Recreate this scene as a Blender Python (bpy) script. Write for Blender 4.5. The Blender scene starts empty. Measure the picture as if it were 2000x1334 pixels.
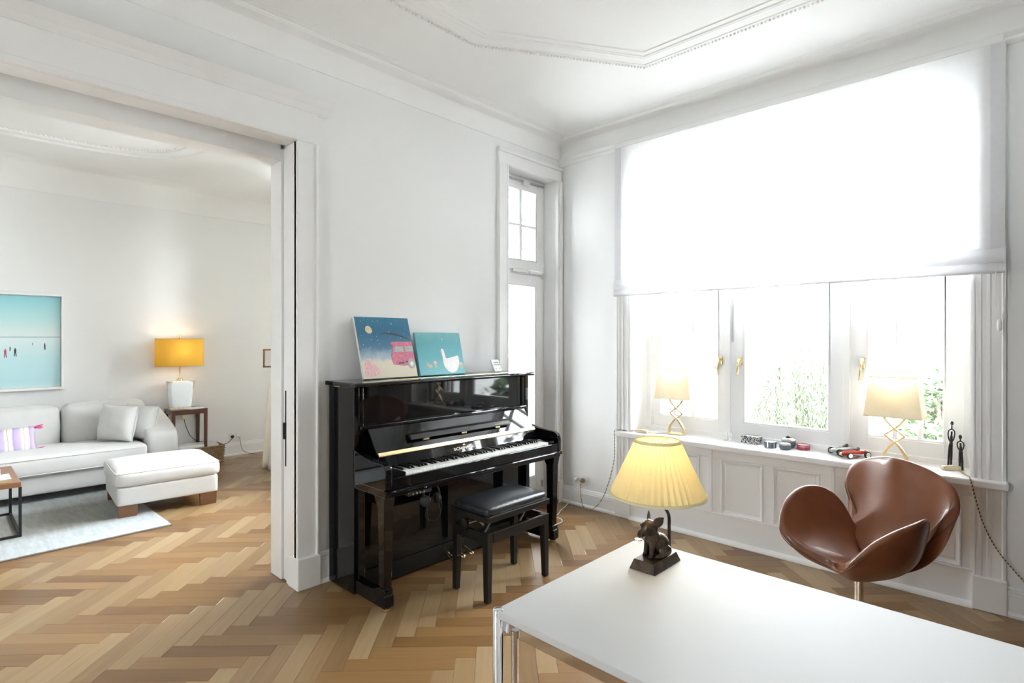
import bpy, bmesh, math, random
from mathutils import Vector, Matrix, Euler
random.seed(7)
S = bpy.context.scene
COL = S.collection
PI = math.pi
# ------------------------------------------------------------------ camera, sky, portals, exposure
CAM = (-3.953, -3.136, 1.475)
cd = bpy.data.cameras.new('camera'); cam = bpy.data.objects.new('camera', cd); COL.objects.link(cam)
cd.lens = 19.44; cd.sensor_width = 36.0; cd.shift_y = -0.0025; cd.clip_start = 0.05; cd.clip_end = 400
cam.location = CAM; cam.rotation_euler = (PI/2, 0, math.radians(43.64-90)); S.camera = cam
S.view_settings.view_transform = 'Standard'; S.view_settings.look = 'None'
S.view_settings.gamma = 1.0; S.view_settings.use_curve_mapping = False
S.view_settings.exposure = 2.27
W = bpy.data.worlds.new('overcast_sky'); S.world = W; W.use_nodes = True
bgn = W.node_tree.nodes['Background']; bgn.inputs[0].default_value = (0.91, 0.965, 1.0, 1); bgn.inputs[1].default_value = 8.0
def portal(name, loc, rot, sx, sy):
    l = bpy.data.lights.new(name, 'AREA'); l.shape = 'RECTANGLE'; l.size = sx; l.size_y = sy
    l.cycles.is_portal = True
    o = bpy.data.objects.new(name, l); COL.objects.link(o); o.location = loc; o.rotation_euler = rot
# portals only guide the sampling of the sky through the openings, the added rear window among them
portal('sky_portal_window', (0.42, -1.785, 1.85), (0, PI/2, 0), 2.35, 2.25)
portal('sky_portal_balcony_door', (-0.38, 0.42, 1.5), (-PI/2, 0, 0), 0.66, 2.9)
portal('sky_portal_side_window', (-0.32, 2.0, 1.92), (0, PI/2, 0), 2.1, 2.4)
portal('sky_portal_fill_window', (-6.62, -1.75, 1.8), (0, -PI/2, 0), 2.2, 0.44)
S.cycles.max_bounces = 10; S.cycles.diffuse_bounces = 5; S.cycles.use_adaptive_sampling = True; S.cycles.adaptive_threshold = 0.02; S.cycles.transparent_max_bounces = 16
S.cycles.sample_clamp_indirect = 8.0
S.cycles.caustics_reflective = False; S.cycles.caustics_refractive = False

# ------------------------------------------------------------------ materials
def newmat(name):
    m = bpy.data.materials.new(name); m.use_nodes = True
    nt = m.node_tree; b = nt.nodes['Principled BSDF']
    return m, nt, b
def N(nt, t, **kw):
    n = nt.nodes.new(t)
    for k, v in kw.items():
        if k in n.inputs: n.inputs[k].default_value = v
        else: setattr(n, k, v)
    return n
def ramp(nt, stops):
    r = nt.nodes.new('ShaderNodeValToRGB'); e = r.color_ramp.elements
    for el, (p, c) in ((e[0], stops[0]), (e[1], stops[-1])): el.position = p; el.color = (c[0], c[1], c[2], 1)
    for p, c in stops[1:-1]:
        el = e.new(p); el.color = (c[0], c[1], c[2], 1)
    return r
def mat(name, col, rough=0.5, metal=0.0, var=0.04, vscale=6.0, bump=0.0, bscale=80.0, spec=0.5, coat=0.0, sheen=0.0, emit=0.0):
    """procedural principled material: base colour with soft noise variation and optional fine relief"""
    m, nt, b = newmat(name); L = nt.links
    tc = N(nt, 'ShaderNodeTexCoord')
    no = N(nt, 'ShaderNodeTexNoise', Scale=vscale, Detail=3.0); L.new(tc.outputs['Object'], no.inputs['Vector'])
    lo = [max(0, c*(1-var)) for c in col]; hi = [min(1, c*(1+var)) for c in col]
    r = ramp(nt, [(0.3, lo), (0.7, hi)]); L.new(no.outputs['Fac'], r.inputs['Fac'])
    L.new(r.outputs['Color'], b.inputs['Base Color'])
    b.inputs['Roughness'].default_value = rough; b.inputs['Metallic'].default_value = metal
    b.inputs['Specular IOR Level'].default_value = spec
    b.inputs['Coat Weight'].default_value = coat; b.inputs['Coat Roughness'].default_value = 0.03
    b.inputs['Sheen Weight'].default_value = sheen
    if bump > 0:
        n2 = N(nt, 'ShaderNodeTexNoise', Scale=bscale, Detail=4.0); L.new(tc.outputs['Object'], n2.inputs['Vector'])
        bp = N(nt, 'ShaderNodeBump', Strength=bump, Distance=0.01); L.new(n2.outputs['Fac'], bp.inputs['Height'])
        L.new(bp.outputs['Normal'], b.inputs['Normal'])
    return m
def translucent(name, col, tr=0.5, col2=None, rough=0.9, gridscale=0, transp=0.0):
    m, nt, b = newmat(name); L = nt.links; nt.nodes.remove(b)
    out = nt.nodes['Material Output']
    tc = N(nt, 'ShaderNodeTexCoord'); no = N(nt, 'ShaderNodeTexNoise', Scale=30.0, Detail=4.0)
    L.new(tc.outputs['Object'], no.inputs['Vector'])
    r = ramp(nt, [(0.3, [c*0.95 for c in col]), (0.7, col)]); L.new(no.outputs['Fac'], r.inputs['Fac'])
    d = N(nt, 'ShaderNodeBsdfDiffuse'); t = N(nt, 'ShaderNodeBsdfTranslucent')
    L.new(r.outputs['Color'], d.inputs['Color']); t.inputs['Color'].default_value = (*(col2 or col), 1)
    mx = N(nt, 'ShaderNodeMixShader'); mx.inputs[0].default_value = tr
    L.new(d.outputs[0], mx.inputs[1]); L.new(t.outputs[0], mx.inputs[2])
    last = mx
    if transp > 0:
        tp = N(nt, 'ShaderNodeBsdfTransparent'); m2 = N(nt, 'ShaderNodeMixShader'); m2.inputs[0].default_value = transp
        L.new(mx.outputs[0], m2.inputs[1]); L.new(tp.outputs[0], m2.inputs[2]); last = m2
    L.new(last.outputs[0], out.inputs['Surface'])
    return m
def glassmat(name, tint=(1, 1, 1)):
    m, nt, b = newmat(name); L = nt.links; nt.nodes.remove(b)
    out = nt.nodes['Material Output']
    tp = N(nt, 'ShaderNodeBsdfTransparent'); tp.inputs[0].default_value = (*tint, 1)
    g = N(nt, 'ShaderNodeBsdfGlossy'); g.inputs['Roughness'].default_value = 0.02
    no = N(nt, 'ShaderNodeTexNoise', Scale=2.0)
    bp = N(nt, 'ShaderNodeBump', Strength=0.02); L.new(no.outputs['Fac'], bp.inputs['Height']); L.new(bp.outputs[0], g.inputs['Normal'])
    f = N(nt, 'ShaderNodeFresnel', IOR=1.3); mx = N(nt, 'ShaderNodeMixShader')
    L.new(f.outputs[0], mx.inputs[0]); L.new(tp.outputs[0], mx.inputs[1]); L.new(g.outputs[0], mx.inputs[2])
    L.new(mx.outputs[0], out.inputs['Surface'])
    return m
def woodmat(name, stops, rough=0.35, sx=3.0, sy=60.0, coat=0.0, uv=False, island=False):
    """plank wood: per-piece tone plus stretched grain along local x (or u)"""
    m, nt, b = newmat(name); L = nt.links
    tc = N(nt, 'ShaderNodeTexCoord'); oi = N(nt, 'ShaderNodeObjectInfo')
    src = tc.outputs['UV' if uv else 'Object']
    comb = N(nt, 'ShaderNodeVectorMath', operation='SCALE'); comb.inputs[0].default_value = (37.1, 19.7, 11.3)
    rnd = oi.outputs['Random']
    if island:
        gi = N(nt, 'ShaderNodeNewGeometry'); ad = N(nt, 'ShaderNodeMath', operation='ADD'); fr = N(nt, 'ShaderNodeMath', operation='FRACT')
        L.new(gi.outputs['Random Per Island'], ad.inputs[0]); L.new(oi.outputs['Random'], ad.inputs[1]); L.new(ad.outputs[0], fr.inputs[0]); rnd = fr.outputs[0]
    L.new(rnd, comb.inputs['Scale'])
    va = N(nt, 'ShaderNodeVectorMath', operation='ADD'); L.new(src, va.inputs[0]); L.new(comb.outputs[0], va.inputs[1])
    mp = N(nt, 'ShaderNodeMapping'); mp.inputs['Scale'].default_value = (sx, sy, sy); L.new(va.outputs[0], mp.inputs['Vector'])
    no = N(nt, 'ShaderNodeTexNoise', Scale=1.0, Detail=6.0, Roughness=0.62); no.inputs['Distortion'].default_value = 0.6
    L.new(mp.outputs[0], no.inputs['Vector'])
    mixf = N(nt, 'ShaderNodeMath', operation='MULTIPLY'); mixf.inputs[1].default_value = 0.55; L.new(rnd, mixf.inputs[0])
    m2 = N(nt, 'ShaderNodeMath', operation='MULTIPLY_ADD'); m2.inputs[1].default_value = 0.45; L.new(no.outputs['Fac'], m2.inputs[0]); L.new(mixf.outputs[0], m2.inputs[2])
    r = ramp(nt, stops); L.new(m2.outputs[0], r.inputs['Fac']); L.new(r.outputs['Color'], b.inputs['Base Color'])
    b.inputs['Roughness'].default_value = rough; b.inputs['Coat Weight'].default_value = coat; b.inputs['Coat Roughness'].default_value = 0.1
    bp = N(nt, 'ShaderNodeBump', Strength=0.06, Distance=0.004); L.new(no.outputs['Fac'], bp.inputs['Height']); L.new(bp.outputs[0], b.inputs['Normal'])
    return m
M = {}
M['wall'] = mat('wall_paint', (0.865, 0.868, 0.865), 0.75, var=0.008, vscale=2, bump=0.02, bscale=180)
M['ceil'] = mat('ceiling_paint', (0.89, 0.89, 0.88), 0.8, var=0.008, vscale=2, bump=0.02, bscale=150)
M['trim'] = mat('trim_gloss_paint', (0.87, 0.87, 0.865), 0.32, var=0.01, vscale=3, bump=0.01, bscale=60)
M['pane'] = glassmat('window_glass')
M['brass'] = mat('brass', (0.78, 0.64, 0.36), 0.25, 1.0, 0.05, 20)
M['gold'] = mat('soft_gold', (0.80, 0.62, 0.34), 0.33, 1.0, 0.06, 30)
M['letters'] = mat('pale_inlay', (0.80, 0.76, 0.66), 0.4, 0.5, 0.03, 10)
M['chrome'] = mat('chrome', (0.80, 0.80, 0.82), 0.08, 1.0, 0.02, 10)
M['steel'] = mat('dull_steel', (0.55, 0.55, 0.56), 0.35, 1.0, 0.05, 30)
M['black'] = mat('piano_lacquer', (0.004, 0.004, 0.005), 0.035, 0, 0.1, 4, spec=0.42)
M['blacksatin'] = mat('black_satin', (0.010, 0.009, 0.008), 0.30, 0, 0.1, 4, spec=0.28)
M['blackmat'] = mat('matte_black', (0.02, 0.02, 0.021), 0.55, 0, 0.15, 20)
M['blackleather'] = mat('black_leather', (0.018, 0.020, 0.023), 0.25, 0, 0.2, 30, bump=0.08, bscale=350)
M['ivory'] = mat('white_key', (0.86, 0.86, 0.83), 0.2, 0, 0.01, 5)
M['white'] = mat('white_plastic', (0.85, 0.85, 0.84), 0.35, 0, 0.02, 10)
M['oak'] = woodmat('oak_parquet_no_sheen', [(0.1, (0.1247, 0.0588, 0.02)), (0.4, (0.2021, 0.105, 0.0376)), (0.68, (0.2537, 0.1411, 0.0544)), (0.95, (0.3182, 0.1848, 0.0768))], 0.30, 2.2, 42.0, 0.10, uv=True, island=True)
M['oak_painted_sheen'] = woodmat('oak_parquet_painted_sheen', [(0.1, (0.1892, 0.105, 0.0416)), (0.4, (0.2881, 0.1806, 0.084)), (0.68, (0.3526, 0.2394, 0.124)), (0.95, (0.4128, 0.2982, 0.168))], 0.30, 2.2, 42.0, 0.10, uv=True, island=True)  # same oak made paler: directional sheen painted in by plank orientation
M['gap'] = mat('parquet_joint', (0.10, 0.06, 0.03), 0.9)
M['walnut'] = woodmat('walnut', [(0.1, (0.11, 0.045, 0.02)), (0.9, (0.30, 0.145, 0.07))], 0.4, 4, 50)
M['darkwood'] = woodmat('dark_mahogany', [(0.1, (0.05, 0.018, 0.012)), (0.9, (0.13, 0.05, 0.032))], 0.3, 4, 50, 0.2)
M['linen'] = mat('white_linen', (0.65, 0.648, 0.637), 0.9, 0, 0.03, 8, bump=0.10, bscale=900, sheen=0.2)
M['cream'] = mat('cream_curtain', (0.86, 0.81, 0.70), 0.9, 0, 0.03, 8, bump=0.2, bscale=240)
M['blind'] = translucent('sheer_blind', (0.92, 0.92, 0.93), 0.50)
M['blindhem'] = translucent('blind_hem', (0.80, 0.80, 0.83), 0.22)
M['desk'] = mat('pearl_white_laminate', (0.54, 0.54, 0.537), 0.6, 0, 0.008, 3, spec=0.3)
M['leather'] = mat('cognac_leather', (0.205, 0.073, 0.032), 0.33, 0, 0.16, 7, bump=0.08, bscale=220, coat=0.25)
M['leatherseam'] = mat('dark_leather_seam', (0.13, 0.05, 0.025), 0.6)
M['bronze'] = mat('dark_bronze', (0.058, 0.040, 0.028), 0.38, 0.7, 0.55, 40, bump=0.15, bscale=120)
M['shade_yellow'] = translucent('pleated_yellow_silk', (0.86, 0.76, 0.47), 0.42, (0.92, 0.79, 0.46))
M['shade_trim'] = translucent('shade_trim_cream', (0.80, 0.76, 0.52), 0.35)
M['shade_white'] = translucent('cream_linen_shade', (0.78, 0.73, 0.62), 0.28, (0.85, 0.76, 0.58))
M['shade_gold'] = translucent('mustard_shade', (0.62, 0.41, 0.075), 0.35, (0.80, 0.52, 0.10))
M['bulb'] = mat('lamp_bulb', (1, 0.95, 0.85), 0.4)
M['stone'] = mat('stone_dust', (0.5, 0.5, 0.5), 0.8)

# ------------------------------------------------------------------ mesh helpers
def finish(o, m, parent, smooth, bevel, subsurf, seg=2):
    me = o.data
    if m is not None: me.materials.append(M[m] if isinstance(m, str) else m)
    COL.objects.link(o)
    if parent is not None: o.parent = parent
    if smooth:
        me.polygons.foreach_set('use_smooth', [True]*len(me.polygons))
        if smooth is not True: me.set_sharp_from_angle(angle=math.radians(smooth))
    if bevel > 0:
        b = o.modifiers.new('bevel', 'BEVEL'); b.width = bevel; b.segments = seg; b.limit_method = 'ANGLE'; b.angle_limit = math.radians(40)
    if subsurf:
        s = o.modifiers.new('subsurf', 'SUBSURF'); s.levels = subsurf; s.render_levels = subsurf
    return o
class MB:
    def __init__(s): s.v = []; s.f = []
    def add(s, vs, fs):
        n = len(s.v); s.v += [tuple(p) for p in vs]; s.f += [tuple(i+n for i in f) for f in fs]; return s
    def box(s, x0, x1, y0, y1, z0, z1):
        x0, x1 = min(x0, x1), max(x0, x1); y0, y1 = min(y0, y1), max(y0, y1); z0, z1 = min(z0, z1), max(z0, z1)
        v = [(x0,y0,z0),(x1,y0,z0),(x1,y1,z0),(x0,y1,z0),(x0,y0,z1),(x1,y0,z1),(x1,y1,z1),(x0,y1,z1)]
        return s.add(v, [(0,3,2,1),(4,5,6,7),(0,1,5,4),(1,2,6,5),(2,3,7,6),(3,0,4,7)])
    def taperbox(s, b, t, z0, z1):
        """b, t = (x0,x1,y0,y1) at bottom and top"""
        v = [(b[0],b[2],z0),(b[1],b[2],z0),(b[1],b[3],z0),(b[0],b[3],z0),(t[0],t[2],z1),(t[1],t[2],z1),(t[1],t[3],z1),(t[0],t[3],z1)]
        return s.add(v, [(0,3,2,1),(4,5,6,7),(0,1,5,4),(1,2,6,5),(2,3,7,6),(3,0,4,7)])
    def rings(s, R, closed=True, cap0=True, cap1=True, loop=False):
        n = len(R[0]); vs = [p for r in R for p in r]; fs = []
        m = len(R)
        for i in range(m if loop else m-1):
            j = (i+1) % m
            for k in range(n if closed else n-1):
                k2 = (k+1) % n
                fs.append((i*n+k, i*n+k2, j*n+k2, j*n+k))
        if not loop and closed:
            if cap0: fs.append(tuple(range(n-1, -1, -1)))
            if cap1: fs.append(tuple((m-1)*n+k for k in range(n)))
        return s.add(vs, fs)
    def lathe(s, prof, n=24, c=(0,0), cap0=True, cap1=True):
        R = [[(c[0]+r*math.cos(2*PI*k/n), c[1]+r*math.sin(2*PI*k/n), z) for k in range(n)] for r, z in prof]
        return s.rings(R, True, cap0, cap1)
    def tube(s, path, r, n=8, closed=False):
        P = [Vector(p) for p in path]; R = []; m = len(P)
        up = Vector((0.0, 0.0, 1.0)); prev = None
        for i in range(m):
            if closed: d = (P[(i+1) % m]-P[i-1])
            else: d = (P[min(i+1, m-1)]-P[max(i-1, 0)])
            d.normalize()
            if prev is None:
                a = up if abs(d.z) < 0.9 else Vector((1, 0, 0)); x = d.cross(a).normalized()
            else:
                x = (prev - d*prev.dot(d)).normalized()
            prev = x; y = d.cross(x)
            rr = r[i] if isinstance(r, (list, tuple)) else r
            R.append([P[i]+x*rr*math.cos(2*PI*k/n)+y*rr*math.sin(2*PI*k/n) for k in range(n)])
        return s.rings(R, True, not closed, not closed, closed)
    def prism(s, poly, axis, a, b):
        """poly of 2D points in the other two axes (in xyz order), extruded along axis from a to b"""
        def p3(p, t):
            return {'x': (t, p[0], p[1]), 'y': (p[0], t, p[1]), 'z': (p[0], p[1], t)}[axis]
        return s.rings([[p3(p, a) for p in poly], [p3(p, b) for p in poly]])
    def ell(s, c, r, n=16, m=10, rot=None):
        R = []
        for i in range(m+1):
            t = PI*i/m; ring = []
            for k in range(n):
                p = Vector((r[0]*math.sin(t)*math.cos(2*PI*k/n), r[1]*math.sin(t)*math.sin(2*PI*k/n), -r[2]*math.cos(t)))
                if rot is not None: p = rot @ p
                ring.append(p+Vector(c))
            R.append(ring)
        return s.rings(R, True, False, False)
    def mesh(s, name='mesh'):
        me = bpy.data.meshes.new(name); me.from_pydata(s.v, [], s.f); me.validate(); 
        bm = bmesh.new(); bm.from_mesh(me); bmesh.ops.remove_doubles(bm, verts=bm.verts, dist=1e-5); bmesh.ops.recalc_face_normals(bm, faces=bm.faces); bm.to_mesh(me); bm.free()
        return me
    def obj(s, name, m, parent=None, smooth=False, bevel=0.0, subsurf=0, seg=2):
        o = bpy.data.objects.new(name, s.mesh(name))
        return finish(o, m, parent, smooth, bevel, subsurf, seg)
def bx(name, x0, x1, y0, y1, z0, z1, m, parent=None, bevel=0.002, seg=2):
    return MB().box(x0, x1, y0, y1, z0, z1).obj(name, m, parent, False, bevel, 0, seg)
def tag(o, label, cat, group=None, kind=None):
    o['label'] = label; o['category'] = cat
    if group: o['group'] = group
    if kind: o['kind'] = kind
    return o
def thing(name, label, cat, loc=(0, 0, 0), rz=0.0, group=None):
    o = bpy.data.objects.new(name, None); COL.objects.link(o); o.location = loc; o.rotation_euler = (0, 0, rz)
    o.empty_display_size = 0.1
    return tag(o, label, cat, group)
def struct(o, label, cat): return tag(o, label, cat, None, 'structure')
def softbox(name, size, r, m, parent=None, loc=(0, 0, 0), rot=(0, 0, 0), bulge=(0, 0, 0), wrinkle=0.0, n=10, seed=0, pinch=0.0):
    """rounded, slightly puffed upholstery block centred on its own origin"""
    bm = bmesh.new(); bmesh.ops.create_cube(bm, size=2.0)
    bmesh.ops.subdivide_edges(bm, edges=bm.edges[:], cuts=n, use_grid_fill=True)
    rnd = random.Random(seed); ph = [rnd.uniform(0, 6) for _ in range(9)]
    h = Vector(size)/2
    for v in bm.verts:
        u = Vector(v.co)
        # denser towards the rim
        u = Vector([math.sin(c*PI/2) if abs(c) < 0.999 else c for c in u])
        p = Vector((u.x*h.x, u.y*h.y, u.z*h.z))
        inn = Vector([max(-(hh-r), min(hh-r, c)) for c, hh in zip(p, h)])
        d = p-inn
        if d.length > 1e-6: p = inn+d.normalized()*r
        b = [(1-u.y**2)*(1-u.z**2), (1-u.x**2)*(1-u.z**2), (1-u.x**2)*(1-u.y**2)]
        for i in range(3): p[i] += math.copysign(1, u[i])*abs(u[i])*bulge[i]*b[i]
        if pinch: 
            e = max(abs(u.x), abs(u.y)); p.z *= 1-pinch*(min(abs(u.x), 1)**4)*(1)*0.5-pinch*0.5*abs(u.y)**4
        if wrinkle:
            p += Vector((math.sin(p.z*31+ph[0])*math.sin(p.y*17+ph[1]), math.sin(p.x*23+ph[2])*math.sin(p.z*29+ph[3]), math.sin(p.x*19+ph[4])*math.sin(p.y*27+ph[5])))*wrinkle
        v.co = p
    me = bpy.data.meshes.new(name); bm.to_mesh(me); bm.free()
    o = bpy.data.objects.new(name, me); o.location = loc; o.rotation_euler = rot
    return finish(o, m, parent, True, 0, 1)
def catmull(pts, k=6, closed=False):
    P = [Vector(p) for p in pts]; n = len(P); out = []
    for i in range(n if closed else n-1):
        if closed: a, b, c, d = P[i-1], P[i], P[(i+1) % n], P[(i+2) % n]
        else: a, b, c, d = P[max(i-1, 0)], P[i], P[i+1], P[min(i+2, n-1)]
        for j in range(k):
            t = j/k
            out.append(0.5*((2*b)+(c-a)*t+(2*a-5*b+4*c-d)*t*t+(3*b-a-3*c+d)*t**3))
    if not closed: out.append(P[-1])
    return out
def dup(root, loc, rz, label, group=None):
    r = root.copy(); COL.objects.link(r); r.location = loc; r.rotation_euler = (0, 0, rz); r['label'] = label
    if group: r['group'] = group
    for ch in list(root.children):
        c = ch.copy(); COL.objects.link(c); c.parent = r
        for g in list(ch.children):
            d = g.copy(); COL.objects.link(d); d.parent = c
    return r
def textmesh(name, body, size, m, parent, loc, rot, depth=0.0006, width=None):
    cu = bpy.data.curves.new(name, 'FONT'); cu.body = body; cu.size = size; cu.extrude = depth; cu.align_x = 'CENTER'; cu.align_y = 'CENTER'
    t = bpy.data.objects.new(name, cu); COL.objects.link(t)
    dg = bpy.context.evaluated_depsgraph_get(); me = bpy.data.meshes.new_from_object(t.evaluated_get(dg))
    bpy.data.objects.remove(t)
    o = bpy.data.objects.new(name, me); me.materials.clear()
    if width:
        xs = [v.co.x for v in me.vertices]; k = width/(max(xs)-min(xs))
        for v in me.vertices: v.co.x *= k
    o.location = loc; o.rotation_euler = rot
    return finish(o, m, parent, False, 0, 0)
# ================================================================== THE ROOM SHELL
CZ = 3.27            # ceiling height
YN, XR = -3.62, -6.4 # near wall and rear wall of the piano room
YP0, YP1 = 0.03, 0.38   # piano wall faces
YB = 4.27            # far wall of the adjoining room
XS = -0.75           # window wall of the adjoining room
# ---- floor: herringbone oak, one object per plank for the 300 that show largest
fl = MB()
fl.box(XR, 0.05, YN, 0.2, -0.10, -0.011); fl.box(XR, XS, 0.2, YB, -0.10, -0.011)
floor = struct(fl.obj('floor', 'gap'), 'honey oak herringbone parquet floor running through both rooms', 'floor')
PW, PL = 0.0925, 0.4985
r2 = math.sqrt(2)
ox, oy = -2.764-PW/r2, -0.83-(PW-2*PL)/r2
def clip(poly, f):
    out = []
    for i in range(len(poly)):
        a, b = poly[i-1], poly[i]; fa, fb = f(a), f(b)
        if (fa >= 0) != (fb >= 0):
            t = fa/(fa-fb); out.append((a[0]+(b[0]-a[0])*t, a[1]+(b[1]-a[1])*t))
        if fb >= 0: out.append(b)
    return out
fwd = (math.cos(math.radians(43.64)), math.sin(math.radians(43.64)))
def proj(x, y, z=0.0):
    dx, dy = x-CAM[0], y-CAM[1]; w = dx*fwd[0]+dy*fwd[1]; u = dx*fwd[1]-dy*fwd[0]
    if w < 0.2: return None
    return (1000+1080*u/w, 662-1080*(z-CAM[2])/w, w)
planks = []
for i in range(-30, 30):
    for k in range(-80, 80):
        a0, b0 = k*PW+i*PL, k*PW-i*PL
        for kind in (0, 1):
            ca, cb = (a0+PL/2, b0+PW/2) if kind == 0 else (a0+PL+PW/2, b0+PW-PL/2)
            cx, cy = ox+(ca+cb)/r2, oy+(cb-ca)/r2
            if not (XR-0.3 < cx < 0.3 and YN-0.3 < cy < YB+0.3): continue
            if cy > 0.33 and cx > XS+0.05: continue
            hl, hw = PL/2-0.0005, PW/2-0.0005
            e = (1/r2, -1/r2) if kind == 0 else (1/r2, 1/r2); q = (-e[1], e[0])
            poly = [(cx+e[0]*sx*hl+q[0]*sy*hw, cy+e[1]*sx*hl+q[1]*sy*hw) for sx, sy in ((-1,-1),(1,-1),(1,1),(-1,1))]
            full = poly
            xmax = XS+0.02 if cy > 0.33 else 0.03
            for f in (lambda p: p[0]-XR, lambda p: xmax-p[0], lambda p: p[1]-YN, lambda p: YB-p[1], lambda p: (0.12-p[1]) if cx > -2.3 and cy < 0.33 else 1):
                poly = clip(poly, f)
                if not poly: break
            if len(poly) < 3: continue
            pr = proj(cx, cy); area = 0.0
            if pr and -20 < pr[0] < 2020 and 700 < pr[1] < 1350:
                area = 1/pr[2]**3
                # hidden under the desk top, behind the piano or on the rug
                x, y = pr[0], pr[1]
                if y > 1055 and x > 985 and y > 1190-(x-985)*0.5 and y > 1055+(x-1250)*0.285 and y < 1215+(x-985)*0.5: area = 0
                if -2.2 < cx < -0.9 and -0.24 < cy < 0.1: area = 0
                if cx < -2.75 and cy > 1.95: area = 0
                if cx > -2.3 and cy > 0.2 and x > 535: area = 0
            planks.append((area, cx, cy, e, q, poly, kind, len(poly) == 4 and all(abs(a[0]-b[0])+abs(a[1]-b[1]) < 1e-6 for a, b in zip(poly, full))))
planks.sort(key=lambda t: -t[0])
def plank_mesh(polys, name, kinds=None, pkind=0):
    """each item = (local polygon, uv axes origin) -> bevelled little prism with uv along the grain"""
    v, f, uv, mi = [], [], [], []
    for pi_, (poly, uvs) in enumerate(polys):
        n = len(poly); b = len(v)
        c = (sum(p[0] for p in poly)/n, sum(p[1] for p in poly)/n)
        def shr(p, d):
            dx, dy = c[0]-p[0], c[1]-p[1]; l = math.hypot(dx, dy) or 1
            return (p[0]+dx/l*d, p[1]+dy/l*d)
        v += [(p[0], p[1], -0.011) for p in poly]+[(p[0], p[1], -0.0007) for p in poly]
        v += [(*shr(p, 0.0012), 0.0) for p in poly]
        us = list(uvs)*3
        fs = [tuple(range(2*n, 3*n))]+[(i, (i+1) % n, n+(i+1) % n, n+i) for i in range(n)]+[(n+i, n+(i+1) % n, 2*n+(i+1) % n, 2*n+i) for i in range(n)]
        f += [tuple(b+i for i in g) for g in fs]
        uv += [us[i] for g in fs for i in g]
        mi += [kinds[pi_] if kinds else 0]*len(fs)
    me = bpy.data.meshes.new(name); me.from_pydata(v, [], f)
    ul = me.uv_layers.new(name='UVMap'); ul.data.foreach_set('uv', [c for p in uv for c in p])
    if kinds: me.materials.append(M['oak']); me.materials.append(M['oak_painted_sheen']); me.polygons.foreach_set('material_index', mi)
    else: me.materials.append(M['oak_painted_sheen' if pkind else 'oak'])
    me.update()
    return me
hl, hw = PL/2-0.0005, PW/2-0.0005
base_poly = [(-hl,-hw),(hl,-hw),(hl,hw),(-hl,hw)]
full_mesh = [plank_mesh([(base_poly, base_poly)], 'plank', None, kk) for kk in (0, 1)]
for t in planks[:300]:
    area, cx, cy, e, q, poly, kind, whole = t
    ang = math.atan2(e[1], e[0])
    if whole: me = full_mesh[kind]
    else:
        lp = [((p[0]-cx)*e[0]+(p[1]-cy)*e[1], (p[0]-cx)*q[0]+(p[1]-cy)*q[1]) for p in poly]
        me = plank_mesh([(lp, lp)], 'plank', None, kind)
    o = bpy.data.objects.new('plank', me); COL.objects.link(o); o.location = (cx, cy, 0); o.rotation_euler = (0, 0, ang); o.parent = floor
rest = []; rest_kinds = []
for t in planks[300:]:
    area, cx, cy, e, q, poly, kind, whole = t; rest_kinds.append(kind)
    du, dv = random.uniform(0, 20), random.uniform(0, 20)
    rest.append((poly, [((p[0]-cx)*e[0]+(p[1]-cy)*e[1]+du, (p[0]-cx)*q[0]+(p[1]-cy)*q[1]+dv) for p in poly]))
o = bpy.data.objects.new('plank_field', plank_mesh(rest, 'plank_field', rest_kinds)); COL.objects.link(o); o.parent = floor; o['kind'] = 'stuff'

# ---- walls
DX0, DX1, DZ = -0.70, -0.063, 2.90       # balcony door opening
OX0, OX1, OZ = -4.90, -2.478, 2.64       # wide sliding door opening
w = MB()
w.box(DX1, 0.40, YP0, YP1, 0, 3.4); w.box(OX1+0.03, DX0, YP0, YP1, 0, 3.4); w.box(DX0, DX1, YP0, YP1, DZ, 3.4)
w.box(OX0-0.03, OX1+0.03, YP0, YP1, OZ+0.03, 3.4); w.box(XR, OX0-0.03, YP0, YP1, 0, 3.4)
struct(w.obj('wall_left', 'wall'), 'white painted wall behind the black piano with the wide opening', 'wall')
WY0, WY1, WZ0, WZ1 = -2.865, -0.70, 0.672, 3.02
w = MB(); w.box(0.02, 0.38, WY1, YP0, 0, 3.4); w.box(0.02, 0.38, YN, WY0, 0, 3.4); w.box(0.02, 0.38, WY0, WY1, WZ1, 3.4); w.box(0.04, 0.38, WY0, WY1, 0, WZ0)
struct(w.obj('wall_right', 'wall'), 'white window wall behind the brown leather chair', 'wall')
FILL_WIN = (-1.97, -1.53, 0.7, 2.9)  # added opening in the unseen rear wall, sized for fill light
w = MB(); w.box(XR-0.2, 0.38, YN-0.2, YN, 0, 3.4)
struct(w.obj('wall_near', 'wall'), 'plain white wall behind the desk end, outside the frame', 'wall')
w = MB(); w.box(XR-0.2, XR, YN, FILL_WIN[0], 0, 3.4); w.box(XR-0.2, XR, FILL_WIN[1], YB+0.2, 0, 3.4); w.box(XR-0.2, XR, FILL_WIN[0], FILL_WIN[1], 0, FILL_WIN[2]); w.box(XR-0.2, XR, FILL_WIN[0], FILL_WIN[1], FILL_WIN[3], 3.4)
struct(w.obj('wall_rear', 'wall'), 'plain white wall at the rear, outside the frame', 'wall')
struct(MB().box(XR, XS+0.3, YB, YB+0.2, 0, 3.4).obj('wall_back', 'wall'), 'white wall behind the sofa in the adjoining room', 'wall')
SW = (0.75, 3.2, 0.88, 2.95)
w = MB(); w.box(XS, XS+0.3, YP1, SW[0], 0, 3.4); w.box(XS, XS+0.3, SW[1], YB, 0, 3.4); w.box(XS, XS+0.3, SW[0], SW[1], SW[3], 3.4); w.box(XS, XS+0.3, SW[0], SW[1], 0, SW[2])
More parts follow.
